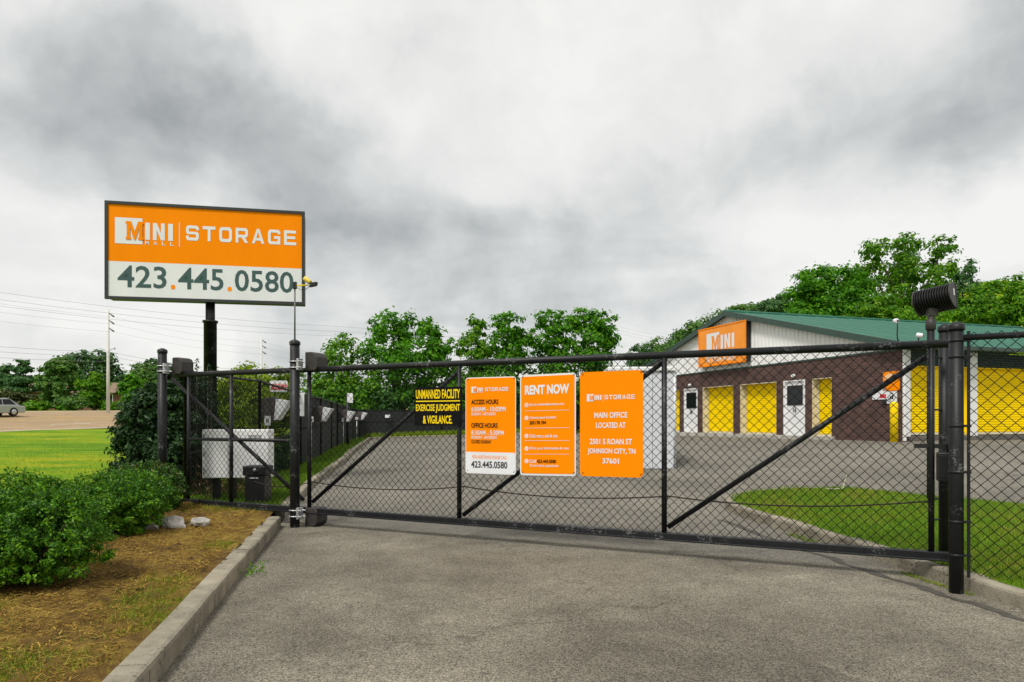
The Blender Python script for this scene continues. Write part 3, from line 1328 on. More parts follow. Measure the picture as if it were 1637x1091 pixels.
sg, fn, w, h = gate_sign(3.455, 4.165, 2.040, .840, 'orange sign with five numbered steps in a pale border', ORANGE, WHITE, border=.022, rad=.035, tilt=.012)
mb = MB()
put_text(mb, fn, 'RENT NOW', .065, .125, .565, .115, .006, .045)
mb.build_split('letter', WHITE, sg)
mb = MB()
lines = [(.345, '1', 'Go to minimallstorage.com', .44, False), (.500, '2', 'Choose your location', .34, False), (.715, '3', 'Click rent a unit & size', .36, False),
         (.865, '4', 'Fill in your information & rent', .50, False), (1.015, '5', 'Call', .085, False)]
for y, nmb, s, wd, _ in lines:
    put_text(mb, fn, s, .125, y - .004, wd, .040, .006, .018)
put_text(mb, fn, 'If you have questions', .135, 1.066, .36, .040, .006, .015)
for y in (.430, .635, .785, .945):
    put_rect(mb, fn, .065, y, .565, .004, .006)
disc = poly_shape([[(math.cos(a), math.sin(a)) for a in np.linspace(0, 2 * math.pi, 18, endpoint=False)]])
for y, nmb, *_ in lines:
    put(mb, fn, disc, .062, y - .010, .050, .052, .0055)
mb.build('lettering', WHITE, sg, fix=False, kind='stuff')
mb = MB()
for y, nmb, *_ in lines:
    put_text(mb, fn, nmb, .080, y + .002, .014, .029, .007, .02)
mb.build('lettering', ORANGE, sg, fix=False, kind='stuff')
mb = MB()
put_text(mb, fn, '205178 394', .125, .553, .215, .042, .006, .028)
put_text(mb, fn, '423.445.0580', .222, 1.011, .245, .042, .006, .028)
mb.build('lettering', BLKPRINT, sg, fix=False, kind='stuff')

sg, fn, w, h = gate_sign(4.215, 4.955, 2.052, .855, 'plain orange sign giving the main office address, without any border', ORANGE, rad=.05, tilt=.006)
logo(fn, .085, .255, .56, sg, ORANGE, mall=False, d=.003)
mb = MB()
for s, x, y, wd in (('MAIN OFFICE', .175, .465, .385), ('LOCATED AT', .195, .580, .345), ('2501 S ROAN ST', .120, .765, .495), ('JOHNSON CITY, TN', .095, .875, .56), ('37601', .27, .985, .195)):
    put_text(mb, fn, s, x, y, wd, .064 if ',' not in s else .075, .003, .026)
mb.build('lettering', WHITE, sg, fix=False, kind='stuff')

# ------------------------------------------------------------------ big roadside sign
SP = Vector((-5.96, 13.36, T(-5.96, 13.36)))
PS = thing('pylon_sign', SP, 'tall roadside sign, orange over white with a phone number, on a black pole', 'sign')
su = Vector((3.59, .70, 0)).normalized()
sn = Vector((-su.y, su.x, 0))
so = Vector((-7.75, 13.0, 5.68))
sfn = frame(so, su, sn)
SW, SH = 3.66, 1.87
mb = MB()
mb.obox(sfn, (.02, SW - .02), (.012, .34), (-SH + .02, -.02))
mb.build('cabinet', GREENTRIM, PS, bevel=.012)
mb = MB()
b = .055
for a, z in (((0, SW), (-b, 0)), ((0, SW), (-SH, -SH + b)), ((0, b), (-SH + b, -b)), ((SW - b, SW), (-SH + b, -b))):
    mb.obox(sfn, a, (-.03, .04), z)
mb.build('frame', M('sign_frame_black', (.022, .026, .024), .45), PS)
mb = MB()
mb.obox(sfn, (b, SW - b), (-.006, .011), (-1.145, -b))
face = mb.build('orange_face', ORANGE, PS)
mb = MB()
mb.obox(sfn, (b, SW - b), (-.006, .011), (-SH + b, -1.1452))
mb.build('white_face', WHITE, PS)
logo(sfn, .175, .305, 3.32, PS, ORANGE, d=.010, split=True)
mb = MB()
for s, x0, x1 in (('423', 125, 492), ('445', 580, 930), ('0580', 1018, 1487)):
    a = .055 + (x0 - 55) / 1500 * 3.55
    put_text(mb, sfn, s, a, 1.215, (x1 - x0) / 1500 * 3.55, .425, .009, .014)
mb.build_split('letter', TEAL, PS)
mb = MB()
for x0 in (525, 962):
    put(mb, sfn, poly_shape([round_rect(1, 1, .3)]), .055 + (x0 - 55) / 1500 * 3.55, 1.56, .075, .085, .009)
mb.build_split('full_stop', ORANGE, PS)
mb = MB()
px_, py_ = SP.x - .02, SP.y + .17
mb.lathe((px_, py_, 0), [(.088, 3.2), (.088, 3.84)], 20)
mb.build('upper_pole', BLACK, PS)
mb = MB()
mb.lathe((px_, py_, SP.z), [(.122, -.3), (.122, 3.43 - SP.z), (.145, 3.431 - SP.z), (.145, 3.47 - SP.z), (.10, 3.475 - SP.z)], 24)
mb.build('lower_pole', BLACK, PS)

# ------------------------------------------------------------------ small equipment round the gate
# thin mast with a yellow bracket camera, on top of the left gate post
mp_ = gate_pt(.03, -.17, 0)
MA = thing('camera_mast', (mp_.x, mp_.y, 2.65), 'thin grey mast with yellow floodlight bracket rising from the gate post', 'camera mast')
mx, my = mp_.x, mp_.y
mb = MB()
mb.tube([(mx, my, 2.63), (mx, my, 3.36)], .011, 10)
mb.build('mast', GREYPIPE, MA)
mb = MB()
mb.box((mx - .025, mx + .025), (my - .025, my + .025), (3.34, 3.44))
mb.build('junction_box', DARKMET, MA, bevel=.006)
mb = MB()
mb.tube([(mx + .02, my, 3.385), (mx + .10, my - .01, 3.388), (mx + .20, my - .02, 3.39)], .009, 8)
mb.build('arm', YELPRINT, MA)
mb = MB()
c0 = Vector((mx + .185, my - .03, 3.455))
cm = frame(c0, (.85, 0, -.5), (0, 1, 0))
ax = Vector((.80, 0, -.60))
mb.lathe(c0 - ax * .055, [(.030, 0), (.034, .02), (.034, .09), (.030, .11)], 14, axis=ax)
mb.build('camera_body', M('yellow_plastic', (.80, .60, .10), .4), MA)
mb = MB()
f2 = frame((mx + .265, my - .03, 3.395), (.95, 0, .0), (0, 1, 0))
mb.prism(lambda u, d, z: f2(u, d, z), [(-.05, -.035), (.045, -.015), (.06, .035), (-.025, .025)], -.04, .04)
mb.build('lens_hood', DARKMET, MA, bevel=.004)
mb = MB()
mb.tube([(mx + .03, my, 3.36), (mx + .09, my, 3.325), (mx + .16, my - .01, 3.335), (mx + .21, my - .02, 3.37)], .004, 6)
mb.build('cable', BLKPRINT, MA)

# floodlight on its pole behind the gate end
fx, fy = 5.95, 9.7
KF = .74
fz0 = float(z_isl(fx, fy))
FL = thing('floodlight_pole', (fx, fy, fz0), 'black pole in the grass carrying a big finned floodlight', 'floodlight')
mb = MB()
mb.lathe((fx, fy, fz0), [(.050, -.2), (.050, 2.82 - fz0)], 18)
mb.build('pole', GREYPIPE if False else BLACK, FL)
mb = MB()
mb.lathe((fx, fy, 2.78), [(.054, 0), (.067, .01), (.067, .14), (.054, .15), (.043, .155), (.043, .23)], 18)
mb.obox(frame((fx + .02, fy, 3.01), (1, 0, 0), (0, 1, 0)), (-.06, .06), (-.045, .045), (-.03, .08))
mb.build('collar', PLASTIC, FL)
# drum axis runs along the picture, slightly rising to the right; flat lens turned away from the gate
ua = Vector((.60, -.75, .10)).normalized()
na = Vector((.78, .62, -.10))
na = (na - ua * na.dot(ua)).normalized()
wa = ua.cross(na).normalized()
if wa.z < 0:
    wa = -wa
hc = Vector((fx + .03, fy - .02, 3.235))


def ff(u, d, z):
    return hc + (ua * u + na * d + wa * z) * KF


HB = None
half = [(math.cos(a), math.sin(a)) for a in np.linspace(R(90), R(270), 13)]
mb = MB()
mb.prism(lambda u, d, z: ff(d, u, z), [(.14 + c * .24, s_ * .20) for c, s_ in half], -.30, .30)
HB = mb.build('lamp_head', DARKMET, FL)
mb = MB()
mb.prism(lambda u, d, z: ff(d, u, z), [(.15 + c * .33, s_ * .245) for c, s_ in half], .305, .33)
mb.build('end_plate', PLASTIC, HB, bevel=.006)
mb = MB()
mb.prism(lambda u, d, z: ff(d, u, z), [(.15 + c * .33, s_ * .245) for c, s_ in half], -.33, -.305)
mb.build('end_plate', PLASTIC, HB, bevel=.006)
for i in range(13):
    mb = MB()
    x = -.275 + i * .55 / 12
    mb.prism(lambda u, d, z: ff(d, u, z), [(.15 + c * .325, s_ * .24) for c, s_ in half], x - .006, x + .006)
    mb.build('fin', DARKMET, HB)
mb = MB()
mb.obox(ff, (-.34, .34), (.152, .185), (-.255, .255))
mb.build('lens_frame', BLACK, HB, bevel=.006)
mb = MB()
mb.obox(lambda u, d, z: ff(.331 + u, d, z), (0, .003), (.03, .075), (-.02, .11))
mb.build('rating_plate', WHITE, HB)

# white cabinet and gate opener on the left, inside the fence
cz = T(-4.6, 11.3)
CB = thing('utility_cabinet', (-4.6, 11.35, cz), 'white utility cabinet on black legs behind the tail of the gate', 'cabinet')
cf = frame((-5.13, 11.30, 0), (1, .03, 0), (-.03, 1, 0))
mb = MB()
mb.obox(cf, (0, 1.08), (0, .32), (.54, 1.345))
mb.build('housing', WPAINT, CB, bevel=.012)
mb = MB()
mb.obox(cf, (.42, .43), (-.004, -.0005), (.57, 1.32))
mb.obox(cf, (.47, .50), (-.02, -.0005), (.9, 1.0))
mb.build('door_seam', M('grey_seam', (.25, .25, .25), .5), CB)
mb = MB()
for j in range(5):
    mb.obox(cf, (.75, .98), (-.006, -.0005), (1.16 + j * .022, 1.17 + j * .022))
mb.build('louvre', M('louvre_grey', (.40, .40, .40), .5), CB, kind='stuff')
for zz in (.66, .95, 1.24):
    mb = MB()
    mb.obox(cf, (.02, .05), (-.014, -.0005), (zz - .04, zz + .04))
    mb.build('hinge', GALV, CB)
for a in (.14, .40):
    mb = MB()
    mb.obox(cf, (a, a + .10), (.08, .18), (cz - .2, .54))
    mb.build('leg', BLACK, CB)
gz_o = T(-4.1, 11.0)
OP = thing('gate_opener', (-4.13, 11.1, gz_o), 'black gate opener box with knob in front of the white cabinet', 'gate opener')
of = frame((-4.33, 11.0, 0), (1, .0, 0), (0, 1, 0))
mb = MB()
mb.obox(of, (.02, .34), (0, .32), (gz_o - .05, .60))
mb.build('housing', DARKMET, OP, bevel=.014)
mb = MB()
mb.obox(of, (-.01, .37), (-.02, .34), (.605, .76))
mb.build('lid', BLACK, OP, bevel=.02)
mb = MB()
mb.lathe(of(.2, -.03, .70), [(.022, 0), (.028, .02), (.01, .04)], 12, axis=(0, -1, 0))
mb.build('knob', GALV, OP)
mb = MB()
mb.obox(of, (.10, .24), (-.008, -.0005), (.56, .575))
mb.build('warning_strip', WHITE, OP)

# floor of weeds etc comes later; stones by the bushes
for i, (px, py, s, lab) in enumerate(((-4.22, 8.45, .215, 'largest pale rock on the mulch, pointed left end low'), (-3.90, 8.55, .17, 'pale rounded rock touching the right side of the largest rock'),
                                      (-4.45, 8.35, .17, 'flat pale rock close to the second clipped bush'), (-4.72, 8.05, .13, 'small grey rock half under the clipped bush'))):
    bm = bmesh.new()
    bmesh.ops.create_icosphere(bm, subdivisions=3, radius=1)
    rr = np.random.default_rng(40 + i)
    pl = [(Vector(rr.normal(size=3)).normalized(), rr.uniform(.55, .85)) for _ in range(11)]
    for v in bm.verts:
        for nn, dd in pl:
            k = v.co.dot(nn)
            if k > dd:
                v.co -= nn * (k - dd)
        v.co *= 1 + .10 * math.sin(v.co.x * 7 + i) * math.sin(v.co.y * 9 + 2 * i) * math.sin(v.co.z * 8)
        v.co += Vector(rr.normal(size=3)) * .016
        v.co = Vector((v.co.x * s * 1.15, v.co.y * s * .75, v.co.z * s * .50))
    me = bpy.data.meshes.new('rock')
    bm.to_mesh(me)
    bm.free()
    me.materials.append(ROCK)
    o = bpy.data.objects.new('rock', me)
    COL.objects.link(o)
    o.location = (px, py, float(z_bed(px, py)) + s * .16)
    o.rotation_euler = (.1, .15, i * 1.3)
    tag(o, lab, 'rock', 'pale rocks beside the clipped bushes')

# ------------------------------------------------------------------ yard fence on the left and at the back
FP = [(-5.22, 10.95), (-5.25, 14.2), (-5.27, 17.0), (-5.5, 19.6), (-5.9, 22.3), (-6.45, 25.2), (-7.05, 28.5), (-7.7, 32), (-8.4, 36), (-9.2, 41.2), (-4.5, 43.4), (0.5, 44.6), (5.0, 45.6), (9.5, 47.2)]
FT = [2.28, 2.31, 2.16, 2.12, 2.1, 2.1, 2.1, 2.1, 2.1, 2.12, 2.12, 2.12, 2.12, 2.15]
YF = thing('yard_fence', (-6, 20, .3), 'long black fence with dark screening along the left and back of the yard', 'fence')


def fz_(i):
    return float(zf(*FP[i])) + .10


for i, (x, y) in enumerate(FP):
    mb = MB()
    r = .05 if i == 0 else .034
    top = FT[i] + (.13 if i == 0 else .03)
    mb.lathe((x, y, fz_(i)), [(r, -.3), (r, top - fz_(i) - .03), (r + .006, top - fz_(i) - .03), (r * .8, top - fz_(i) + .01), (.004, top - fz_(i) + .02)], 14)
    mb.build('post', BLACK, YF)
mb = MB()
mb.tube([(x, y, FT[i]) for i, (x, y) in enumerate(FP)], .024, 8)
mb.build('top_rail', BLACK, YF)
mb = MB()
mb.tube([(x, y, fz_(i) + .85) for i, (x, y) in enumerate(FP[:3])], .02, 8)
mb.build('middle_rail', BLACK, YF)
VS, FS, off = [], [], 0
for i in range(2):
    a, b = Vector((*FP[i], 0)), Vector((*FP[i + 1], 0))
    u = (b - a).normalized()
    fnf = frame(a + Vector((0, 0, 0)), u, Vector((-u.y, u.x, 0)))
    v_, f_ = chain_link(fnf, 0, (b - a).length, fz_(i) + .04, FT[i] - .03, r=.003, cell=.098)
    VS.append(v_)
    FS.append(f_ + off)
    off += len(v_)
raw_mesh('chain_link_mesh', np.concatenate(VS), np.concatenate(FS), BLACK2, YF, kind='stuff')
for i in range(2, len(FP) - 1):
    a, b = Vector((*FP[i], 0)), Vector((*FP[i + 1], 0))
    u = (b - a).normalized()
    n_ = Vector((-u.y, u.x, 0))
    Lb = (b - a).length
    mb = MB()
    # screening hung in strips, rippling slightly between ties
    k = int(Lb / .28)
    vs, fs = [], []
    for j in range(k + 1):
        f = j / k
        p = a.lerp(b, f) + n_ * (.012 * math.sin(j * 2.1) + .01)
        zt_, zb_ = FT[i] + (FT[i + 1] - FT[i]) * f - .03, fz_(i) + (fz_(i + 1) - fz_(i)) * f + .03
        vs += [p + Vector((0, 0, zb_)), p + n_ * .01 * math.sin(j * 1.3) + Vector((0, 0, (zb_ + zt_) / 2)), p + Vector((0, 0, zt_))]
    for j in range(k):
        for q in range(2):
            fs.append((j * 3 + q, j * 3 + 3 + q, j * 3 + 4 + q, j * 3 + 1 + q))
    mb.face_block(vs, fs)
    mb.build('screen_panel', SCREEN, YF)
    mb = MB()
    mb.tube([a + Vector((0, 0, fz_(i) + .95)), b + Vector((0, 0, fz_(i + 1) + .95))], .012, 6)
    mb.build('wire_rail', BLACK2, YF)

# drum-backed lamps on arms over the fence, and little number plates on stakes in the grass
LAMPM = M('faded_lamp_housing', (.075, .064, .060), .55, var=.2, scale=6)
LENSM = M('clouded_lens', (.60, .61, .62), .3, var=.15, scale=9)
lamps = [(-5.12, 14.6, 1.74, 1.25, 'nearest and largest fence lamp, partly hidden by the left gate post'), (-5.22, 18.6, 1.67, 1.06, 'second fence lamp, just right of the left gate post'),
         (-6.2, 25.4, 1.66, 1.12, 'third fence lamp along the dark screening'), (-7.0, 31.5, 1.70, 1.0, 'farthest and smallest fence lamp by the back corner')]
for (x, y, z, s, lab) in lamps:
    r_ = thing('fence_lamp', (x, y, z), lab, 'lamp', 'lamps along the yard fence')
    f3 = frame((x, y, z), (.96, -.10, 0), (.10, .96, 0))
    mb = MB()
    prof = [(.02 + .24 * math.cos(a), .20 * math.sin(a)) for a in np.linspace(R(90), R(270), 11)]
    prof = [(u * s, w_ * s) for u, w_ in prof] + [(.05 * s, -.22 * s), (.10 * s, .20 * s)]
    mb.prism(f3, prof, -.11 * s, .11 * s)
    mb.build('lamp_head', LAMPM, r_, bevel=.01)
    mb = MB()
    mb.prism(f3, [(.106 * s, .17 * s), (.065 * s, -.19 * s), (.12 * s, -.19 * s), (.33 * s, .13 * s)], -.105 * s, .10 * s)
    mb.build('lens', LENSM, r_, bevel=.006)
    mb = MB()
    mb.tube([f3(-.16 * s, .05, -.05 * s), f3(-.24 * s, .16, -.05 * s), (x - .28 * s, y + .25, z - .25)], .022, 8)
    mb.build('bracket', DARKMET, r_)
plates = [(-5.15, 14.4, 1.47, .13, .20, 'square number plate on a stake above the white cabinet'), (-5.03, 17.1, 1.50, .125, .14, 'number plate on a tall pale stake right of the left gate post'),
          (-6.25, 25.3, 1.50, .11, .14, 'third number plate along the inner grass strip'), (-7.05, 31.0, 1.55, .12, .12, 'smallest round number plate near the back corner of the yard'),
          (-.9, 41.3, 1.75, .16, .16, 'number plate on a short stake at the back edge of the pavement')]
for (x, y, z, pw, ph, lab) in plates:
    g0 = float(z_strip(x, y))
    r_ = thing('number_plate_stake', (x, y, g0), lab, 'number plate', 'number plates on stakes inside the fence')
    mb = MB()
    mb.tube([(x, y, g0 - .2), (x, y, z)], .014, 8)
    mb.build('stake', GALV, r_)
    mb = MB()
    mb.box((x - pw / 2, x + pw / 2), (y - .022, y - .016), (z - ph / 2 + .02, z + ph / 2 + .02))
    mb.build('plate', WHITE, r_)
    mb = MB()
    fp_ = frame((x - pw / 2, y - .022, z + ph / 2 + .02), (1, 0, 0), (0, 1, 0))
    put_rect(mb, fp_, pw * .25, ph * .30, pw * .22, ph * .42, .002)
    put_rect(mb, fp_, pw * .56, ph * .30, pw * .2, ph * .42, .002)
    mb.build('print', M('grey_print', (.22, .22, .22), .6), r_, fix=False)
# red and white notice on the clear part of the fence, tall white notice beside it, and two far plates
NB = thing('fence_notice', (-5.48, 16.2, 2.17), 'small white notice with red print tied high on the fence', 'sign')
nf = frame((-5.75, 16.2, 2.44), (1, .0, 0), (0, 1, 0))
mb = MB()
mb.prism(nf, [(x, y - .27) for x, y in round_rect(.42, .27, .03)], 0, .006)
mb.build('panel', WHITE, NB)
mb = MB()
put_rect(mb, nf, .05, .075, .35, .062, .003)
put_rect(mb, nf, .03, .145, .37, .072, .003)
mb.build('red_band', REDPRINT, NB, fix=False)
mb = MB()
for yy, hh in ((.09, .022), (.165, .02)):
    for q in range(9):
        put_rect(mb, nf, .075 + q * .034, yy, .02, hh, .005)
mb.build('print', WHITE, NB, fix=False)
WN = thing('fence_notice', (-5.22, 16.86, 1.55), 'tall narrow white notice on the first screened fence panel', 'sign')
mb = MB()
mb.box((-5.31, -5.13), (16.85, 16.858), (1.60, 2.18))
mb.build('panel', WHITE, WN)
TS = thing('post_sign', (-6.35, 26.6, .45), 'white plate on a dark post taller than the fence', 'sign')
mb = MB()
mb.tube([(-6.40, 26.6, .2), (-6.40, 26.6, 2.5)], .06, 10)
mb.build('post', BLACK, TS)
mb = MB()
mb.box((-6.40, -6.18), (26.52, 26.53), (2.18, 2.55))
mb.build('plate', WHITE, TS)
FN = thing('fence_plate', (-7.55, 41.55, 1.6), 'small white plate fixed to the back fence', 'sign')
mb = MB()
mb.box((-7.75, -7.45), (41.7, 41.71), (1.65, 1.83))
mb.build('panel', WHITE, FN)

# white portable shed beside the drive, behind the address sign
SHEDM = M('grey_white_shed_metal', (.60, .62, .65), .5, var=.08, scale=2, stretch=(1, 1, .25))
shx, shy = 2.78, 14.6
shz = float(zf(shx, shy))
SHD = thing('storage_shed', (shx, shy + .6, shz), 'white ribbed metal shed standing in the yard behind the address sign', 'shed')
hf = frame((2.08, 14.62, 0), (1, -.04, 0), (.04, 1, 0))
mb = MB()
mb.obox(hf, (.02, 1.38), (.02, 2.4), (shz + .0, 2.54))
mb.build('wall', SHEDM, SHD)
for i in range(6):
    mb = MB()
    a = .03 + i * .225
    mb.obox(hf, (a, a + .215), (-.008, .0195), (shz + .03, 2.50))
    mb.build('wall_panel', SHEDM, SHD, bevel=.007)
mb = MB()
mb.obox(hf, (-.03, 1.43), (-.05, 2.45), (2.545, 2.64))
mb.build('roof', M('bright_white_metal', (.78, .78, .77), .4), SHD, bevel=.02)
mb = MB()
mb.tube([hf(1.39, .03, shz + .03), hf(1.39, .03, 2.54)], .04, 10)
mb.build('corner_trim', SHEDM, SHD)

# ------------------------------------------------------------------ storage building
C0 = Vector((12.0, 20.96, 0))
Dv = Vector((-.304, .953, 0)).normalized()
Sv = Vector((.953, .304, 0)).normalized()
BLD = thing('storage_building', (12.0, 20.96, .85), 'long storage building with brown brick front, white gable and green roof', 'building')
bf = frame(C0, Dv, Sv)             # s along the front, d into the building
sf = frame(C0, Sv, Dv)             # t along the side, d into the building
BW, BLN = 17.62, 21.0
ZG, ZBR, ZEV, ZAP = .5, 3.68, 3.90, 6.16
OPN = [(2.92, 3.86), (4.21, 5.38), (5.77, 8.03), (8.50, 10.79), (11.20, 12.37), (12.76, 14.6)]
ZO = 3.0
mb = MB()
prev = .0
for a, b in OPN + [(BW, BW)]:
    mb.obox(bf, (prev, a), (0, .22), (ZG, ZO))
    prev = b
mb.obox(bf, (0, BW), (0, .22), (ZO, ZBR))
mb.build('brick_wall', BRICK, BLD, uvfn=lambda v: ((v - C0).dot(Dv) + (v - C0).dot(Sv), v.z))


def gable_z(s):
    return ZEV + (ZAP - ZEV) * (1 - abs(s - BW / 2) / (BW / 2)) - .12


# white gable cladding: one object per ribbed panel
np_ = 20
pw = BW / np_
for i in range(np_):
    a, b = i * pw, (i + 1) * pw
    mb = MB()
    nr = 4
    us, ds = [], []
    for j in range(nr):
        q = a + (b - a) * j / nr
        st = (b - a) / nr
        us += [q + .004 if j == 0 else q, q + st * .62, q + st * .72, q + st * .88]
        ds += [.012, .012, -.018, -.018]
    us.append(b - .004)
    ds.append(.012)
    m_ = len(us)
    vs = [bf(u, d, ZBR + .004) for u, d in zip(us, ds)] + [bf(u, d, gable_z(u)) for u, d in zip(us, ds)]
    mb.face_block(vs, [(j, j + 1, m_ + j + 1, m_ + j) for j in range(m_ - 1)])
    mb.build('cladding_panel', WPAINT, BLD)
mb = MB()
mb.prism(lambda u, d, z: bf(u, d, z), [(0, ZBR), (BW, ZBR), (BW, ZEV - .12), (BW / 2, ZAP - .12), (0, ZEV - .12)], .06, .2)
mb.build('gable_wall', WPAINT, BLD)
mb = MB()
mb.obox(bf, (0, BW), (-.025, .0), (ZBR - .03, ZBR + .03))
mb.build('base_flashing', GREENTRIM, BLD)
# roof: ribbed panels down both slopes, shared mesh per slope
ov, ev = .22, .40
slope = (ZAP - ZEV) / (BW / 2)
npan = 23
plen = (BLN + 2 * ov) / npan
for side in (0, 1):
    first = None
    for i in range(npan):
        if first is None:
            mb = MB()
            x0 = -ov
            us = [0, .05, .09, .13, .17, plen * .5 - .02, plen * .5, plen * .5 + .02, plen]
            hs = [0, 0, .018, .018, 0, 0, .006, 0, 0]
            vs = []
            for e_ in (0, 1):
                s_ = (-ev if side == 0 else BW + ev) if e_ == 0 else BW / 2
                zz = ZEV + slope * ((s_ if side == 0 else BW - s_))
                for u, h_ in zip(us, hs):
                    vs.append(bf(s_, x0 + u, zz + h_))
            n_ = len(us)
            mb.face_block(vs, [(j, j + 1, n_ + j + 1, n_ + j) for j in range(n_ - 1)])
            first = mb.build('roof_panel', GREENROOF, BLD)
        else:
            o = first.copy()
            COL.objects.link(o)
            o.parent = BLD
            o.location = Vector(first.location) + Sv * plen * i
mb = MB()
for s0_, s1_ in ((-ev, BW / 2), (BW + ev, BW / 2)):
    z0_, z1_ = ZEV - slope * ev, ZAP
    vs = []
    for (s_, zz) in ((s0_, z0_), (s1_, z1_)):
        vs += [bf(s_, -ov - .03, zz - .20), bf(s_, -ov + .02, zz - .20), bf(s_, -ov + .02, zz + .03), bf(s_, -ov - .03, zz + .03)]
    mb.face_block(vs, [(0, 1, 2, 3), (4, 7, 6, 5), (0, 4, 5, 1), (1, 5, 6, 2), (2, 6, 7, 3), (3, 7, 4, 0)])
mb.build('rake_trim', GREENTRIM, BLD)
mb = MB()
for s0_, s1_ in ((-ev + .02, BW / 2), (BW + ev - .02, BW / 2)):
    z0_, z1_ = ZEV - slope * ev - .03, ZAP - .04
    mb.face_block([bf(s0_, -ov + .02, z0_), bf(s1_, -ov + .02, z1_), bf(s1_, .05, z1_), bf(s0_, .05, z0_)], [(0, 1, 2, 3)])
mb.build('soffit', WPAINT, BLD)
mb = MB()
mb.tube([bf(BW / 2, -ov, ZAP + .02), bf(BW / 2, BLN + ov, ZAP + .02)], .07, 6)
mb.build('ridge_cap', GREENROOF, BLD)
mb = MB()
mb.obox(bf, (-ev - .10, -ev + .02), (-ov, BLN + ov), (ZEV - slope * ev - .13, ZEV - slope * ev - .005))
mb.build('gutter', GREENTRIM, BLD, bevel=.01)
mb = MB()
mb.obox(bf, (-.2, .0), (.02, BLN), (3.66, 3.68))
mb.build('side_soffit', GREENTRIM, BLD)


def rollup(fn, a, b, z0, z1, rec, jamb=CREAM, jw=.10):
    """rolling door: ribbed curtain, guides, bottom bar"""
    root = None
    n = int((z1 - z0) / .078)
    prof = []
    st = (z1 - z0) / n
    for i in range(n):
        zb = z0 + i * st
        prof += [(rec, zb), (rec - .022, zb + st * .22), (rec - .022, zb + st * .72), (rec, zb + st * .94)]
    prof.append((rec, z1))
    vs = [fn(a + .02, d, z) for d, z in prof] + [fn(b - .02, d, z) for d, z in prof]
    m_ = len(prof)
    mb = MB()
    mb.face_block(vs, [(j, j + 1, m_ + j + 1, m_ + j) for j in range(m_ - 1)])
    root = mb.build('rolling_door', YELDOOR, BLD)
    mb = MB()
    mb.obox(fn, (a + .012, b - .012), (rec - .035, rec + .02), (z0, z0 + .07))
    mb.build('bottom_bar', CREAM, root)
    mb = MB()
    mb.obox(fn, (b - .012, b - .001), (.004, rec + .05), (z0, z1 - .005))
    mb.obox(fn, (a + .001, a + .012), (.004, rec + .05), (z0, z1 - .005))
    mb.obox(fn, (b - .07, b - .013), (rec - .05, rec - .03), (z0 + .07, z1 - .03))
    mb.obox(fn, (a + .013, a + .07), (rec - .05, rec - .03), (z0 + .07, z1 - .03))
    mb.obox(fn, (a + .012, b - .012), (.004, rec - .03), (z1 - .03, z1 - .004))
    mb.build('door_guide', jamb, root)
    return root


for a, b in (OPN[0], OPN[2], OPN[3], OPN[5]):
    rollup(bf, a, b, .93, ZO, .30)
for a, b in (OPN[1], OPN[4]):
    mb = MB()
    mb.obox(bf, (a + .06, b - .06), (.05, .10), (.93, ZO - .05))
    dr = mb.build('door', WDOOR, BLD)
    mb = MB()
    mb.obox(bf, (a + .002, a + .06), (.0, .12), (.9, ZO - .05))
    mb.obox(bf, (b - .06, b - .002), (.0, .12), (.9, ZO - .05))
    mb.obox(bf, (a + .002, b - .002), (.0, .12), (ZO - .05, ZO - .003))
    mb.build('door_frame', WDOOR, dr)
    m_ = (a + b) / 2
    mb = MB()
    mb.obox(bf, (m_ - .37, m_ + .37), (.036, .0495), (2.10, 2.76))
    mb.build('window', GLASS, dr)
    mb = MB()
    for aa, zz in (((m_ - .41, m_ - .37), (2.06, 2.80)), ((m_ + .37, m_ + .41), (2.06, 2.80)), ((m_ - .37, m_ + .37), (2.06, 2.10)), ((m_ - .37, m_ + .37), (2.76, 2.80))):
        mb.obox(bf, aa, (.028, .049), zz)
    mb.build('window_frame', DARKMET, dr)
    mb = MB()
    mb.tube([bf(m_ - .07, -.0, 1.78), bf(m_ - .07, -.0, 2.0)], .016, 8)
    mb.tube([bf(m_ + .03, -.0, 1.80), bf(m_ + .03, -.0, 2.02)], .012, 8)
    for dd in (-.07, .03):
        mb.obox(bf, (m_ + dd - .01, m_ + dd + .01), (-.0, .05), (1.86, 1.88))
    mb.build('handle', DARKMET, dr)
# concrete apron in front of the doors
mb = MB()
mb.obox(bf, (2.75, BW), (-.14, .3), (.6, .925))
mb.build('door_apron', SLAB, BLD, bevel=.01)
# side wall: pilasters, rolling doors, green slatted header
mb = MB()
mb.obox(sf, (.24, BLN), (.32, .5), (.5, 3.66))
mb.build('side_wall', WPAINT, BLD)
mb = MB()
mb.obox(sf, (.222, BLN), (-.10, .31), (.6, 1.0))
mb.build('side_apron', M('dark_concrete', (.12, .11, .095), .9, var=.3, scale=2), BLD, bevel=.01)
per, k = 2.77, 0
t0 = .30
while t0 < BLN - 2.5:
    mb = MB()
    mb.obox(sf, (t0 - .27 if k == 0 else t0 - .36, t0 - .005), (-.01 if k else -.012, .3), (1.0, 3.655))
    mb.build('pilaster', WPAINT, BLD)
    rollup(sf, t0, t0 + 2.40, 1.04, 3.19, .16, jamb=YELDOOR)
    mb = MB()
    for j in range(6):
        z0_ = 3.20 + j * .076
        mb.face_block([sf(t0, .06, z0_), sf(t0 + 2.40, .06, z0_), sf(t0 + 2.40, .015, z0_ + .055), sf(t0, .015, z0_ + .055), sf(t0, .06, z0_ + .07), sf(t0 + 2.40, .06, z0_ + .07)],
                      [(0, 1, 2, 3), (3, 2, 5, 4)])
    mb.build('header_slats', GREENSLAT, BLD)
    t0 += per
    k += 1
mb = MB()
mb.obox(bf, (-.085, -.012), (-.03, .06), (.86, 3.66))
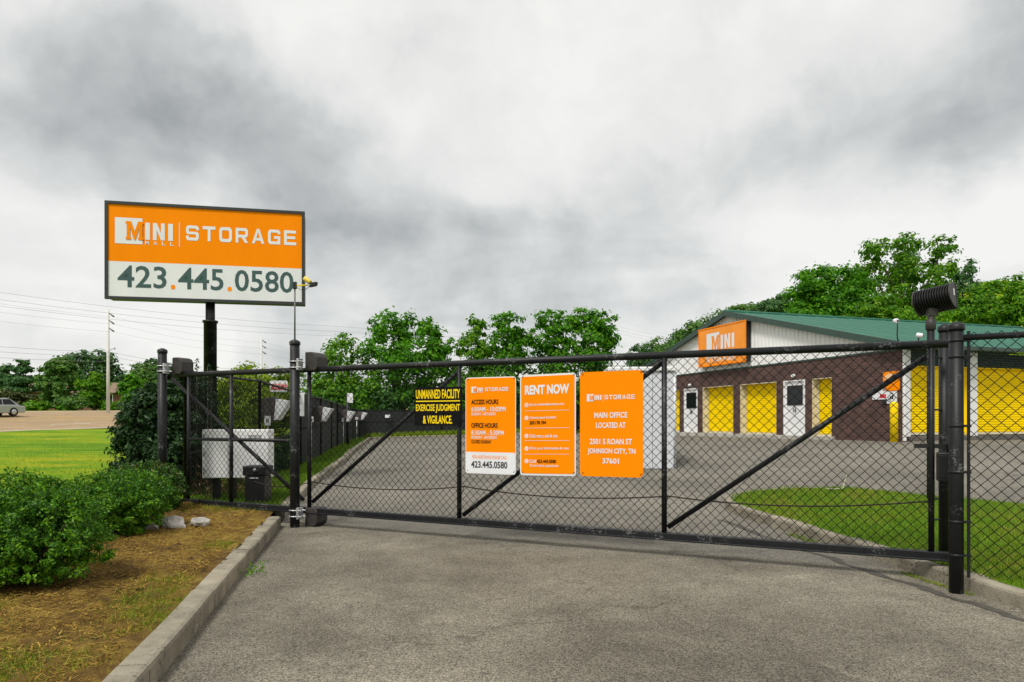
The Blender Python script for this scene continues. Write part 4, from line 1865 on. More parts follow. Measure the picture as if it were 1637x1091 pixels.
mb.build('downspout', WPAINT, BLD, bevel=.01)

# things fixed to the building front
WS = thing('wall_sign', tuple(bf(9.24, -.2, 3.8)), 'boxed orange sign with white logo on the white gable', 'sign')
wf = frame(bf(10.70, -.25, 5.60), -Dv, Sv)
WW, WH = 3.41, 1.72
mb = MB()
mb.obox(wf, (0.03, WW - .02), (.01, .235), (-WH + .02, -.02))
mb.build('cabinet', DARKMET, WS)
mb = MB()
mb.obox(wf, (.0, WW), (-.012, .009), (-WH, 0))
mb.build('face', ORANGE2, WS, bevel=.01)
mb = MB()
for a, z in (((0, WW), (-.05, 0)), ((0, WW), (-WH, -WH + .05)), ((0, .05), (-WH + .05, -.05)), ((WW - .05, WW), (-WH + .05, -.05))):
    mb.obox(wf, a, (-.03, -.0125), z)
mb.build('frame', ORANGE, WS)
x0_, W_ = .62, 5.9
a = MB()
put_rect(a, wf, x0_, .27, .95, .92, .014)
a.build('logo_block', WHITE, WS, fix=False)
a = MB()
put(a, wf, SLABM, x0_ + .38, .40, .58, .64, .018)
a.build('logo_initial', ORANGE2, WS, fix=False)
a = MB()
put_rect(a, wf, x0_ + 1.06, .42, .17, .60, .014)
put(a, wf, NSHAPE, x0_ + 1.33, .42, .40, .60, .014)
put_rect(a, wf, x0_ + 1.84, .42, .17, .60, .014)
for i, ch in enumerate('MALL'):
    put_text(a, wf, ch, x0_ + 1.06 + i * .27, 1.07, .13, .13, .014, .01)
storage_word(a, wf, x0_, 1.30, 2.05, .24, .014)
a.build_split('letter', WHITE, WS)


def wall_plate(s0, s1, z0, z1, label, mat):
    r_ = thing('wall_notice', tuple(bf((s0 + s1) / 2, -.02, z0)), label, 'sign')
    mb = MB()
    mb.obox(bf, (s0, s1), (-.025, -.004), (z0, z1))
    mb.build('panel', mat, r_)
    return r_, frame(bf(s1, -.025, z1), -Dv, Sv)


r_, f_ = wall_plate(.10, .72, 2.42, 3.02, 'small orange notice high on the brick near the corner', ORANGE)
mb = MB()
mb.prism(lambda u, d, z: f_(u, d, z), [(.05 + .26 + .25 * math.cos(a), -.18 + .12 * math.sin(a)) for a in np.linspace(0, 2 * math.pi, 16, endpoint=False)], -.004, -.001)
mb.build('print', M('pale_orange_print', (.85, .55, .30), .5), r_)
r_, f_ = wall_plate(.58, 1.14, 2.16, 2.52, 'white notice with red mark on the brick, left of the diamond sign', WHITE)
mb = MB()
put_rect(mb, f_, .30, .20, .24, .12, .003)
mb.build('print', REDPRINT, r_, fix=False)
r_, f_ = wall_plate(.20, .575, 2.02, 2.40, 'white square sign with dark diamond outline above the bollard', WHITE)
mb = MB()
dm = poly_shape([[(0, .5), (.5, 1), (1, .5), (.5, 0)], [(.08, .5), (.5, .92), (.92, .5), (.5, .08)]])
put(mb, f_, dm, .02, .02, .335, .34, .003)
put_rect(mb, f_, .12, .15, .06, .10, .003)
put_rect(mb, f_, .19, .12, .06, .12, .003)
mb.build('print', BLKPRINT, r_, fix=False)
IC = thing('intercom', tuple(bf(.62, -.03, 2.0)), 'small dark intercom box under the white notices', 'intercom')
mb = MB()
mb.obox(bf, (.58, .72), (-.08, -.003), (2.0, 2.14))
mb.build('box', DARKMET, IC, bevel=.01)
BO = thing('bollard', tuple(bf(-.05, -.25, .85)), 'yellow bollard guarding the brick corner', 'bollard')
mb = MB()
pb = bf(.10, -.24, .78)
mb.lathe(pb, [(.115, -.05), (.115, 1.20), (.10, 1.25), (.06, 1.28), (.005, 1.29)], 20)
mb.build('sleeve', YELBOLL, BO)
for s_, lab in ((4.8, 'white dome light above the nearer white door'), (11.8, 'white dome light above the farther white door')):
    r_ = thing('wall_light', tuple(bf(s_, -.05, 3.12)), lab, 'wall light', 'dome lights over the entry doors')
    mb = MB()
    mb.lathe(bf(s_, 0, 3.15), [(.03, 0), (.06, .03), (.06, .09), (.03, .11)], 12, axis=-Sv)
    mb.build('dome', WHITE, r_)
    mb = MB()
    mb.lathe(bf(s_, 0, 3.15), [(.08, .002), (.08, .018)], 12, axis=-Sv)
    mb.build('base', WPAINT, r_)
for (t_, off_, zz, lab) in ((.06, -.30, 4.47, 'white camera on a bent arm at the roof corner'), (1.05, -.42, 4.12, 'white camera on a short arm above the gutter')):
    p0 = bf(.02, -.20, 3.90) if off_ > -.4 else sf(.10, -.46, 3.78)
    r_ = thing('security_camera', tuple(p0), lab, 'camera', 'cameras above the roof edge')
    mb = MB()
    mb.tube([p0 + Sv * .12, p0 + Sv * .02 + Vector((0, 0, .06)), p0 + Vector((0, 0, .2)), p0 + Vector((.01, 0, zz - 3.84))], .018, 8)
    mb.build('arm', DARKMET, r_)
    mb = MB()
    mb.lathe(p0 + Vector((-.10, -.05, zz - 3.84)), [(.05, 0), (.075, .02), (.075, .15), (.05, .18)], 12, axis=(.8, -.4, -.2) if off_ < -.4 else (-.2, -.95, -.1))
    mb.build('camera_body', WHITE, r_)
    mb = MB()
    mb.lathe(p0 + Vector((-.11, -.22, zz - 3.86)) if off_ > -.4 else p0 + Vector((.05, -.13, zz - 3.88)), [(.03, 0), (.03, .02)], 10, axis=(-.2, -.95, -.1))
    mb.build('lens', BLKPRINT, r_)

# ------------------------------------------------------------------ houses beyond the road
SHING = M('brown_shingles', (.22, .15, .10), .9, var=.25, scale=3, bump=.4, bscale=20)
RBRK = M('red_brown_brick', (.19, .085, .055), .9, var=.25, scale=6)


def house(x, y, w, dep, hw, hr, label, roofm, wallm):
    z = T(x, y) - .1
    r_ = thing('house', (x, y, z), label, 'house', 'houses beyond the road')
    fnh = frame((x - w / 2, y, z), (.985, .17, 0), (-.17, .985, 0))
    mb = MB()
    mb.obox(fnh, (0, w), (0, dep), (-.5, hw))
    wl_ = mb.build('wall', wallm, r_)
    mb = MB()
    e = .5
    vs = [fnh(-e, -e, hw), fnh(w + e, -e, hw), fnh(w + e, dep + e, hw), fnh(-e, dep + e, hw), fnh(dep * .4, dep / 2, hw + hr), fnh(w - dep * .4, dep / 2, hw + hr)]
    mb.face_block(vs, [(0, 1, 5, 4), (1, 2, 5), (2, 3, 4, 5), (3, 0, 4), (3, 2, 1, 0)])
    rf = mb.build('roof', roofm, r_)
    for a in np.arange(1.5, w - 2, 3.4):
        mb = MB()
        mb.obox(fnh, (a, a + 1.3), (-.05, -.003), (.9, 2.2))
        wn = mb.build('window', WDOOR, r_)
        mb = MB()
        mb.obox(fnh, (a + .1, a + 1.2), (-.06, -.051), (1.0, 2.1))
        mb.build('pane', GLASS, wn)


house(-52.0, 84, 15, 9, 2.3, 1.5, 'low brown roofed ranch house behind the roadside trees', SHING, RBRK)
house(-68.0, 88, 20, 9, 2.4, 1.7, 'pale roofed house at the left edge beyond the road', M('pale_shingles', (.27, .20, .13), .9, var=.2, scale=3), RBRK)

# ------------------------------------------------------------------ cars on the road


def car(q, p, rot, label, paint, hgt=1.45, ln=4.6, name='car'):
    x, y = -.954 * p + .3 * q, .3 * p + .954 * q
    z = .731 + .088 * (p - 42) + .02 * (q - 30) + .05
    r_ = thing(name, (x, y, z), label, 'car', 'cars driving on the road')
    u = Vector((.3, .954, .02)) * rot
    f_ = frame((x, y, z), u, (.954 * rot, -.3 * rot, 0))
    hw = .88
    k = hgt / 1.45
    body = [(-.5, .30), (-.5, .62), (-.485, .80), (-.38, .88), (.18, .90), (.42, .80), (.49, .66), (.5, .34), (.46, .26), (-.46, .26)]
    mb = MB()
    mb.prism(f_, [(a * ln, b_ * k) for a, b_ in body], -hw, hw)
    mb.build('body', paint, r_, bevel=.06)
    cabn = [(-.40, .885), (-.28, 1.36), (-.22, 1.45), (.0, 1.45), (.06, 1.40), (.20, .895)]
    mb = MB()
    vs = [f_(a * ln, -hw + (.05 if b_ < 1 else .18), b_ * k) for a, b_ in cabn] + [f_(a * ln, hw - (.05 if b_ < 1 else .18), b_ * k) for a, b_ in cabn]
    n_ = len(cabn)
    mb.face_block(vs, [tuple(range(n_)), tuple(reversed(range(n_, 2 * n_)))] + [((i + 1) % n_, i, i + n_, (i + 1) % n_ + n_) for i in range(n_)])
    mb.build('cabin', paint, r_, bevel=.03)
    for s_ in (-1, 1):
        for a0, a1, b0, b1 in ((-.345, -.26, -.14, -.14), (-.125, -.125, .15, .03)):
            mb = MB()
            y0, y1 = s_ * (hw - .055), s_ * (hw - .165)
            mb.face_block([f_(a0 * ln, y0, .95 * k), f_(b0 * ln, y0, .95 * k), f_(b1 * ln, y1, 1.37 * k), f_(a1 * ln, y1, 1.37 * k)], [(0, 1, 2, 3)])
            mb.build('side_window', GLASS, r_, fix=False)
    for a0, a1, z0_, z1_ in ((.195, .066, .93, 1.37), (-.395, -.295, .95, 1.34)):
        mb = MB()
        mb.face_block([f_(a0 * ln + (.012 if a0 > 0 else -.012), -.70, z0_ * k), f_(a0 * ln + (.012 if a0 > 0 else -.012), .70, z0_ * k), f_(a1 * ln + (.012 if a0 > 0 else -.012), .60, z1_ * k), f_(a1 * ln + (.012 if a0 > 0 else -.012), -.60, z1_ * k)], [(0, 1, 2, 3)])
        mb.build('windscreen', GLASS, r_, fix=False)
    TY = M('tyre_rubber', (.015, .015, .015), .8)
    for a in (-.30, .31):
        for s_ in (-1, 1):
            mb = MB()
            c_ = f_(a * ln, s_ * (hw - .20), .33)
            mb.lathe(c_, [(.26, 0), (.33, .02), (.33, .20), (.26, .225)], 18, axis=(f_(0, s_, 0) - f_(0, 0, 0)))
            wh = mb.build('wheel', TY, r_)
            mb = MB()
            mb.lathe(f_(a * ln, s_ * (hw + .024), .33), [(.20, 0), (.19, .012), (.05, .02)], 12, axis=(f_(0, s_, 0) - f_(0, 0, 0)))
            mb.build('rim', GALV, wh)
    for s_ in (-1, 1):
        mb = MB()
        mb.obox(f_, (.475 * ln, .498 * ln), (s_ * .62 - .16, s_ * .62 + .16), (.60 * k, .72 * k))
        mb.build('headlight', WHITE, r_, bevel=.02)
        mb = MB()
        mb.obox(f_, (-.503 * ln, -.49 * ln), (s_ * .66 - .14, s_ * .66 + .14), (.62 * k, .80 * k))
        mb.build('tail_light', REDPRINT, r_)
    return r_


car(36.2, 51.8, -1, 'silver car at the left edge of the road', M('silver_car_paint', (.42, .44, .46), .3, .5), 1.35)
car(44.6, 45.6, -1, 'pale car passing behind the tall dark holly by the gate', M('pale_car_paint', (.55, .53, .50), .3, .2), 1.35)

# ------------------------------------------------------------------ utility poles and lines
POLEM = M('weathered_pole', (.62, .61, .58), .85, var=.12, scale=3, stretch=(1, 1, .2))


def upole(x, y, top, label, r=.19):
    z = T(x, y)
    r_ = thing('utility_pole', (x, y, z), label, 'utility pole', 'utility poles along the road')
    mb = MB()
    mb.tube([(x, y, z - 1), (x, y, top)], [r, r * .62], 14)
    mb.build('pole', POLEM, r_)
    for zz in (top - .55, top - 1.20, top - 1.90):
        mb = MB()
        mb.tube([(x + .08, y, zz + .22), (x + .55, y - .05, zz - .10)], [.05, .075], 8)
        mb.build('insulator', M('grey_polymer', (.13, .13, .14), .6), r_)
    mb = MB()
    mb.tube([(x + .05, y, top - 3.75), (x + .45, y, top - 3.55), (x + .62, y, top - 3.55)], [.03, .03, .11], 10)
    mb.build('street_lamp_head', GALV, r_)


PX = [(-44.2, 38.2, 11.3), (-36.68, 62, 11.55), (-30.1, 82, 11.45), (-22.0, 108, 11.6)]
upole(*PX[1], 'pale utility pole across the road left of the big sign', r=.16)
upole(*PX[2], 'thinner, farther utility pole seen between the big sign and gate post', r=.15)
p3z = T(16.0, 110)
p3 = thing('utility_pole', (16.0, 110, p3z), 'distant thin pole at the right end of the back tree row', 'utility pole', 'utility poles along the road')
mb = MB()
mb.tube([(16.0, 110, p3z - .5), (16.0, 110, 17.0)], .15, 8)
mb.build('pole', GREYPIPE, p3)
WIREM = M('power_line', (.24, .24, .25), .6)


def wire(pts, sag, label, r=.0065, ex=.55):
    mb = MB()
    P_ = []
    for a, b in zip(pts, pts[1:]):
        a, b = Vector(a), Vector(b)
        for i in range(16):
            f = i / 16
            p = a.lerp(b, f)
            p.z -= sag * 4 * f * (1 - f)
            P_.append(p)
    P_.append(Vector(pts[-1]))
    mb.tube(P_, r, 5, cap=False)
    o = mb.build('power_line', WIREM)
    tag(o, label, 'power line', 'overhead lines along the road')


for i, (dz, of_) in enumerate(((-.70, .6), (-1.35, .6), (-2.05, .6))):
    wire([(x + of_, y, t + dz) for x, y, t in PX], .35, ['upper', 'middle', 'lower'][i] + ' line of the three strung on the pale pole insulators')
for i, dz in enumerate((-3.85, -4.25, -4.7)):
    wire([(x + .1, y, t + dz) for x, y, t in PX], .45, ['upper', 'middle', 'lower'][i] + ' cable of the lowest three on the pale pole', r=.011)
for i, dz in enumerate((0, -.55, -1.05)):
    wire([(-48, 34, 11.7 + dz * .9), (-16.5, 62, 10.05 + dz * .85), (16.0, 110, 16.9 + dz * 1.1), (60, 160, 18 + dz)], .9,
         ['top', 'second', 'third'][i] + ' of the long lines passing behind the big roadside sign', r=.009)

# ------------------------------------------------------------------ foliage


def leaf_quads(P, Nn, size, aspect=.55, jit=.7, sizevar=.35, r_=None):
    """one folded-free diamond leaf per point"""
    r_ = r_ or rng
    n = len(P)
    N_ = Nn + r_.normal(0, jit, (n, 3))
    N_ /= np.linalg.norm(N_, axis=1, keepdims=True) + 1e-9
    a = r_.normal(0, 1, (n, 3))
    t = a - (a * N_).sum(1, keepdims=True) * N_
    t /= np.linalg.norm(t, axis=1, keepdims=True) + 1e-9
    b = np.cross(N_, t)
    s = size * (1 + r_.uniform(-sizevar, sizevar, (n, 1)))
    drop = N_ * s * .12
    V_ = np.stack([P - t * s * .5, P + b * s * aspect * .5 + drop, P + t * s * .5, P - b * s * aspect * .5 + drop], 1).reshape(-1, 3)
    F_ = np.arange(n * 4).reshape(-1, 4)
    return V_, F_


def crown_points(blobs, n, r_, ncl=26, cl=.24, shell=(.55, 1.0), flat=1.0):
    """leaf positions gathered in clumps over and inside the blobs (x,y,z,rx,ry,rz)"""
    B = np.array(blobs, float)
    wgt = (B[:, 3] * B[:, 5]) ** 1.0
    wgt /= wgt.sum()
    P, Nn = [], []
    for bl, w in zip(B, wgt):
        m = max(8, int(n * w))
        k = max(8, int(ncl * (bl[3] / B[:, 3].mean())))
        d = r_.normal(0, 1, (k, 3))
        d /= np.linalg.norm(d, axis=1, keepdims=True)
        rad = r_.uniform(shell[0], shell[1] + .08, (k, 1))
        cc = d * rad
        idx = r_.integers(0, k, m)
        csz = r_.uniform(.6, 1.3, k)
        off = r_.normal(0, cl, (m, 3)) * csz[idx][:, None]
        off[:, 2] *= .75 * flat
        q = cc[idx] + off
        nn = off / (np.linalg.norm(off, axis=1, keepdims=True) + 1e-6) * .7 + d[idx] * .7 + np.array((0, 0, .5))
        P.append(q * bl[3:6] + bl[:3])
        Nn.append(nn)
    return np.concatenate(P), np.concatenate(Nn)


LEAF_A = leafmat('walnut_leaves', (0.033, 0.150, 0.0050), (0.075, 0.269, 0.0063), (0.188, 0.438, 0.0100), .50, patch=.15, pscale=.9)
LEAF_B = leafmat('bright_leaves', (0.038, 0.150, 0.0036), (0.094, 0.270, 0.0048), (0.228, 0.420, 0.0096), .48, patch=.15, pscale=.9)
LEAF_C = leafmat('bluish_leaves', (0.029, 0.096, 0.0264), (0.058, 0.156, 0.0396), (0.108, 0.228, 0.0552), .35, patch=.15, pscale=.9)
LEAF_D = leafmat('far_green_leaves', (0.043, 0.131, 0.0200), (0.088, 0.206, 0.0300), (0.163, 0.288, 0.0425), .35, patch=.18)
LEAF_H = leafmat('hedge_leaves', (.012, .055, .003), (.046, .170, .004), (.20, .41, .009), .28, .45, .3, patch=.17, pscale=2.5)
LEAF_K = leafmat('holly_leaves', (0.010, 0.034, 0.0096), (0.017, 0.055, 0.0120), (0.043, 0.102, 0.0192), .15, .5, .3, patch=.10, pscale=2)
LEAF_Y = leafmat('yellow_green_leaves', (.10, .20, .006), (.22, .34, .008), (.40, .50, .014), .4, patch=.15, pscale=.9)
LEAF_V = leafmat('vine_leaves', (0.021, 0.078, 0.0130), (0.044, 0.137, 0.0156), (0.091, 0.221, 0.0260), .3, patch=.12)
DRY = leafmat('dry_stems', (.10, .055, .022), (.17, .10, .04), (.28, .19, .08), .2)


def tree(name, label, x, y, blobs, n, leaf, lm, trunk_r=.16, z=None, group=None, seed=1, cl=.24, ncl=26, aspect=.55, bark=BARK, cat='tree', shell=(.5, 1.0), limbs=True):
    """blobs in local coordinates above the ground"""
    r_ = np.random.default_rng(seed)
    z = T(x, y) - .05 if z is None else z
    root = thing(name, (x, y, z), label, cat, group)
    mb = MB()
    zt_ = max(b[2] for b in blobs)
    cx_ = np.mean([b[0] for b in blobs])
    low = min(b[2] for b in blobs)
    hk = min(low, zt_ * .45) if limbs else zt_ * .9
    mb.tube([(x, y, z - .3), (x + cx_ * .15, y, z + hk * .5), (x + cx_ * .3, y, z + hk)], [trunk_r, trunk_r * .8, trunk_r * .65], 8)
    if limbs:
        st = Vector((x + cx_ * .3, y, z + hk - .05))
        for b in blobs:
            e_ = Vector((x + b[0], y + b[1], z + b[2] + b[5] * .3))
            mid = st.lerp(e_, .5) + Vector((r_.normal(0, .15), r_.normal(0, .15), .15))
            mb.tube([st, mid, e_], [trunk_r * .55, trunk_r * .35, trunk_r * .10], 6)
    mb.build('trunk', bark, root)
    P, Nn = crown_points(blobs, n, r_, cl=cl, ncl=ncl, shell=shell)
    P[:, 2] = np.maximum(P[:, 2], .06)
    V_, F_ = leaf_quads(P, Nn, leaf, aspect, jit=.45, sizevar=.5, r_=r_)
    raw_mesh('crown', V_ + np.array((x, y, z)), F_, lm, root)
    return root


def copy_tree(src, x, y, s, rot, label, group=None, z=None):
    c = src.copy()
    COL.objects.link(c)
    c.location = (x, y, T(x, y) - .05 if z is None else z)
    c.scale = (s, s, s * random.uniform(.92, 1.1))
    c.rotation_euler = (0, 0, rot)
    c['label'] = label
    if group:
        c['group'] = group
    for ch in src.children:
        d = ch.copy()
        COL.objects.link(d)
        d.parent = c
    return c


# tree row beyond the back fence (about 48 m off)
SB = 48 / 1091.


def px2(xp, yp, Y):
    return (xp - 818.5) * Y / 1091, 1.5 - (yp - 672) * Y / 1091


def row_tree(label, xc, Y, blobs_px, n, lm, seed, leaf=.27, tr=.15, name='deciduous_tree', group='trees beyond the back fence'):
    """blobs measured as (x, y, radius x, radius y) of the photograph at depth Y"""
    k = Y / 1091
    x = (xc - 818.5) * k
    z = T(x, Y) - .05
    r_ = np.random.default_rng(seed)
    bl = []
    for (bx, by, rx, ry) in blobs_px:
        bl.append(((bx - xc) * k, r_.uniform(-.4, .4), 1.5 - (by - 672) * k - z, rx * k, rx * k * .9, ry * k))
    return tree(name, label, x, Y, bl, n, leaf, lm, tr, z=z, group=group, seed=seed, cl=.20, ncl=24)


row_tree('lowest broad tree at the left end of the back row', 548, 46, [(545, 565, 36, 30), (525, 605, 30, 34), (570, 600, 30, 40), (545, 640, 45, 34), (590, 640, 34, 36), (505, 650, 26, 40)], 7000, LEAF_B, 101)
row_tree('tall full crowned tree, highest of the left half of the back row', 630, 47, [(625, 520, 30, 24), (650, 530, 26, 28), (612, 560, 34, 34), (645, 580, 40, 34), (615, 620, 44, 36), (660, 630, 38, 36)], 9000, LEAF_A, 102)
row_tree('tree with drooping right side next to the tallest left one', 690, 46, [(683, 528, 18, 18), (700, 550, 26, 22), (680, 575, 36, 32), (705, 605, 32, 34), (690, 645, 40, 34)], 6500, LEAF_A, 103)
row_tree('narrow twin topped tree in the middle of the back row', 760, 47, [(762, 522, 17, 16), (752, 552, 24, 22), (770, 575, 26, 26), (752, 608, 34, 30), (765, 645, 38, 34)], 6500, LEAF_B, 104)
row_tree('tree with rounded crest and gaps, right of the twin topped one', 815, 46, [(812, 518, 26, 18), (832, 540, 18, 18), (805, 550, 26, 24), (820, 580, 28, 24), (808, 615, 36, 32), (825, 645, 36, 32)], 6500, LEAF_A, 105)
row_tree('tall dense tree, second from the right end of the back row', 888, 47, [(882, 512, 24, 18), (905, 530, 24, 20), (870, 545, 24, 24), (900, 562, 30, 24), (885, 600, 40, 32), (895, 640, 40, 34)], 7500, LEAF_A, 106)
row_tree('broad tree at the right end of the back row', 950, 47, [(935, 512, 26, 18), (962, 515, 24, 18), (950, 540, 30, 24), (975, 548, 14, 22), (945, 575, 32, 28), (962, 610, 30, 34), (945, 645, 36, 32)], 7500, LEAF_A, 107)
# understorey along the back fence
UL = ['left of the lowest back tree', 'under the lowest broad back tree', 'under the tallest back tree', 'between the black sign and the back trees', 'under the twin topped tree', 'under the dense tree behind the orange signs', 'under the right end of the back row', 'left of the white shed roof']
for i, (xc, yy) in enumerate(((520, 640), (570, 650), (640, 648), (720, 648), (790, 648), (855, 640), (925, 635), (1000, 632))):
    row_tree('leafy undergrowth shrub ' + UL[i], xc, 45.2 + (i % 3) * .4, [(xc - 18, yy, 30, 22), (xc + 18, yy + 6, 30, 24), (xc, yy - 14, 24, 20)], 3000, [LEAF_B, LEAF_A, LEAF_V][i % 3], 130 + i, leaf=.24, tr=.08, name='undergrowth_shrub',
             group='undergrowth shrubs along the back fence')

# trees behind the storage building
BG = 'tall trees behind the storage building'
row_tree('very tall airy tree rising highest above the green roof', 1450, 56, [(1402, 398, 26, 18), (1395, 440, 20, 30), (1450, 392, 30, 18), (1440, 430, 30, 26), (1512, 392, 20, 16), (1500, 425, 24, 28), (1478, 450, 34, 30), (1430, 480, 30, 30), (1470, 500, 50, 30), (1410, 510, 40, 26)], 8000, LEAF_B, 201, leaf=.32, tr=.25, group=BG)
row_tree('bushy tree left of the tallest one, above the ridge', 1330, 55, [(1300, 448, 34, 20), (1345, 445, 34, 20), (1372, 462, 26, 20), (1285, 475, 30, 20), (1325, 475, 40, 24), (1365, 495, 40, 28), (1300, 505, 44, 26)], 10000, LEAF_A, 202, leaf=.31, tr=.2, group=BG)
row_tree('lighter round tree in front of the tallest tree', 1408, 52, [(1405, 495, 36, 24), (1385, 512, 30, 22), (1430, 512, 34, 24)], 5000, LEAF_B, 203, leaf=.28, tr=.15, group=BG)
row_tree('bright spreading tree right of the floodlight', 1590, 50, [(1580, 475, 34, 24), (1620, 462, 30, 20), (1555, 500, 40, 26), (1600, 505, 44, 26), (1640, 490, 40, 30), (1680, 500, 50, 40)], 10000, LEAF_B, 204, leaf=.30, tr=.2, group=BG)
row_tree('dark bluish tree between the tallest and the spreading one', 1542, 60, [(1545, 440, 20, 22), (1535, 475, 30, 26), (1552, 505, 36, 26)], 5000, LEAF_C, 205, leaf=.30, tr=.18, group=BG)
row_tree('bluish tree behind the roof ridge, left of the bushy one', 1258, 75, [(1262, 478, 24, 14), (1240, 490, 24, 14), (1272, 500, 30, 18), (1225, 500, 26, 14)], 5000, LEAF_C, 206, leaf=.36, tr=.18, group=BG)
row_tree('far tree peeking over the apex of the roof', 1200, 80, [(1190, 498, 22, 12), (1215, 494, 20, 12), (1205, 510, 34, 16)], 4000, LEAF_D, 207, leaf=.36, tr=.18, group=BG)

# wooded hillside left of the building: a few kinds, copied
hs = []
hr = np.random.default_rng(5)
for i in range(3):
    bl = [(hr.uniform(-1.6, 1.6), hr.uniform(-1.4, 1.4), hr.uniform(3.5, 7.5), hr.uniform(1.2, 1.9), hr.uniform(1.2, 1.9), hr.uniform(1.1, 1.6)) for _ in range(8)] + [(0, 0, 8, 1.4, 1.4, 1.3)]
    X0, Y0 = [(30.5, 112), (25.5, 104), (36, 118)][i]
    hs.append(tree('hillside_tree', 'tree of the distant wooded hillside left of the roof apex', X0, Y0, bl, 3200, .46, [LEAF_D, LEAF_C, LEAF_D][i], .2, group='trees on the distant hillside', seed=300 + i, cl=.24, ncl=16))
spots = [(22.5, 106), (27.5, 109), (33.5, 114), (24.0, 112), (29.0, 118), (39, 116), (42.5, 120), (20.0, 104), (26, 98), (31, 103), (36.5, 108), (45, 116), (17.5, 108), (41, 106), (47, 108), (51, 118), (56, 112), (28.5, 97), (23, 97), (34, 98), (15.5, 112), (60, 120), (66, 116)]
for i, (x, y) in enumerate(spots):
    copy_tree(hs[i % 3], x, y, random.uniform(.85, 1.12), random.uniform(0, 6.28), 'tree of the distant wooded hillside left of the roof apex')

# trees across the road on the far left
FLG = 'trees beyond the road'


def far_tree(label, xc, Y, blobs, n, lm, seed, leaf=.42, tr=.2, name='roadside_tree'):
    return row_tree(label, xc, Y, blobs, n, lm, seed, leaf, tr, name, FLG)


far_tree('dark conifer at the left edge beyond the road', 5, 88, [(5, 590, 12, 9), (-3, 606, 18, 12), (8, 610, 16, 9)], 3200, LEAF_C, 401)
far_tree('open branched pine with layered boughs, second from the left', 42, 84, [(38, 580, 9, 6), (30, 590, 13, 6), (46, 592, 10, 5), (52, 606, 12, 6), (24, 604, 14, 6), (38, 610, 18, 8), (30, 624, 22, 9), (55, 620, 12, 6)], 4200, LEAF_C, 402, leaf=.38)
far_tree('low reddish green shrub in front of the house', 25, 78, [(15, 637, 20, 12), (38, 640, 18, 12), (8, 650, 18, 8), (40, 650, 22, 8)], 2600, leafmat('olive_leaves', (.04, .06, .012), (.07, .09, .02), (.12, .13, .03), .3), 403, name='roadside_shrub')
far_tree('broad drooping tree in front of the brown roof', 98, 77, [(92, 582, 20, 12), (78, 598, 18, 14), (108, 598, 20, 16), (92, 615, 24, 18), (74, 630, 15, 16), (96, 640, 24, 14)], 6500, LEAF_D, 404)
far_tree('biggest dark domed tree far behind the pale pole', 150, 98, [(112, 580, 16, 13), (130, 573, 18, 12), (150, 575, 22, 14), (170, 578, 16, 14), (128, 600, 30, 20), (160, 602, 28, 22), (182, 606, 18, 20), (190, 622, 14, 22), (150, 630, 40, 24)], 7500, LEAF_C, 405, leaf=.5)
far_tree('neat rounded tree left of the pale pole', 151, 76, [(152, 605, 13, 9), (146, 618, 17, 12), (158, 622, 14, 14), (150, 634, 19, 12), (152, 645, 16, 8)], 4200, LEAF_B, 406, leaf=.36)
far_tree('upright tree right of the pale pole', 214, 77, [(212, 608, 12, 10), (206, 622, 13, 13), (220, 622, 13, 14), (212, 640, 18, 14)], 3600, LEAF_A, 407, leaf=.38)
far_tree('light topped tree behind the upright one', 232, 90, [(222, 592, 14, 10), (240, 590, 14, 10), (230, 606, 22, 16), (250, 612, 18, 18), (232, 630, 30, 18)], 4600, LEAF_D, 408)
far_tree('dark tree behind the outer gate post', 262, 95, [(248, 582, 14, 10), (262, 590, 16, 12), (275, 605, 18, 16), (255, 625, 26, 18)], 4200, LEAF_C, 409)
far_tree('tree beyond the road behind the sign pole', 310, 110, [(300, 612, 20, 12), (325, 616, 20, 10), (345, 620, 24, 10), (310, 632, 40, 14)], 4200, LEAF_D, 410)
far_tree('low tree beyond the road under the far pole', 410, 120, [(380, 618, 24, 10), (410, 615, 24, 10), (440, 612, 24, 12), (470, 606, 22, 14), (420, 634, 50, 14)], 5000, LEAF_D, 411)
RL = ['in front of the pine', 'between the drooping and the rounded tree', 'under the drooping tree', 'right of the pale pole foot', 'between pale pole and upright tree', 'right of the upright tree']
for i, (xc, yy, w_) in enumerate(((58, 648, 16), (125, 645, 18), (108, 652, 12), (180, 650, 14), (196, 652, 9), (235, 650, 18))):
    far_tree('small roadside shrub ' + RL[i], xc, 74, [(xc, yy, w_, 8), (xc - w_ * .6, yy + 3, w_ * .6, 6)], 1200, [LEAF_B, LEAF_D, LEAF_A][i % 3], 430 + i, leaf=.3, tr=.06, name='roadside_shrub')


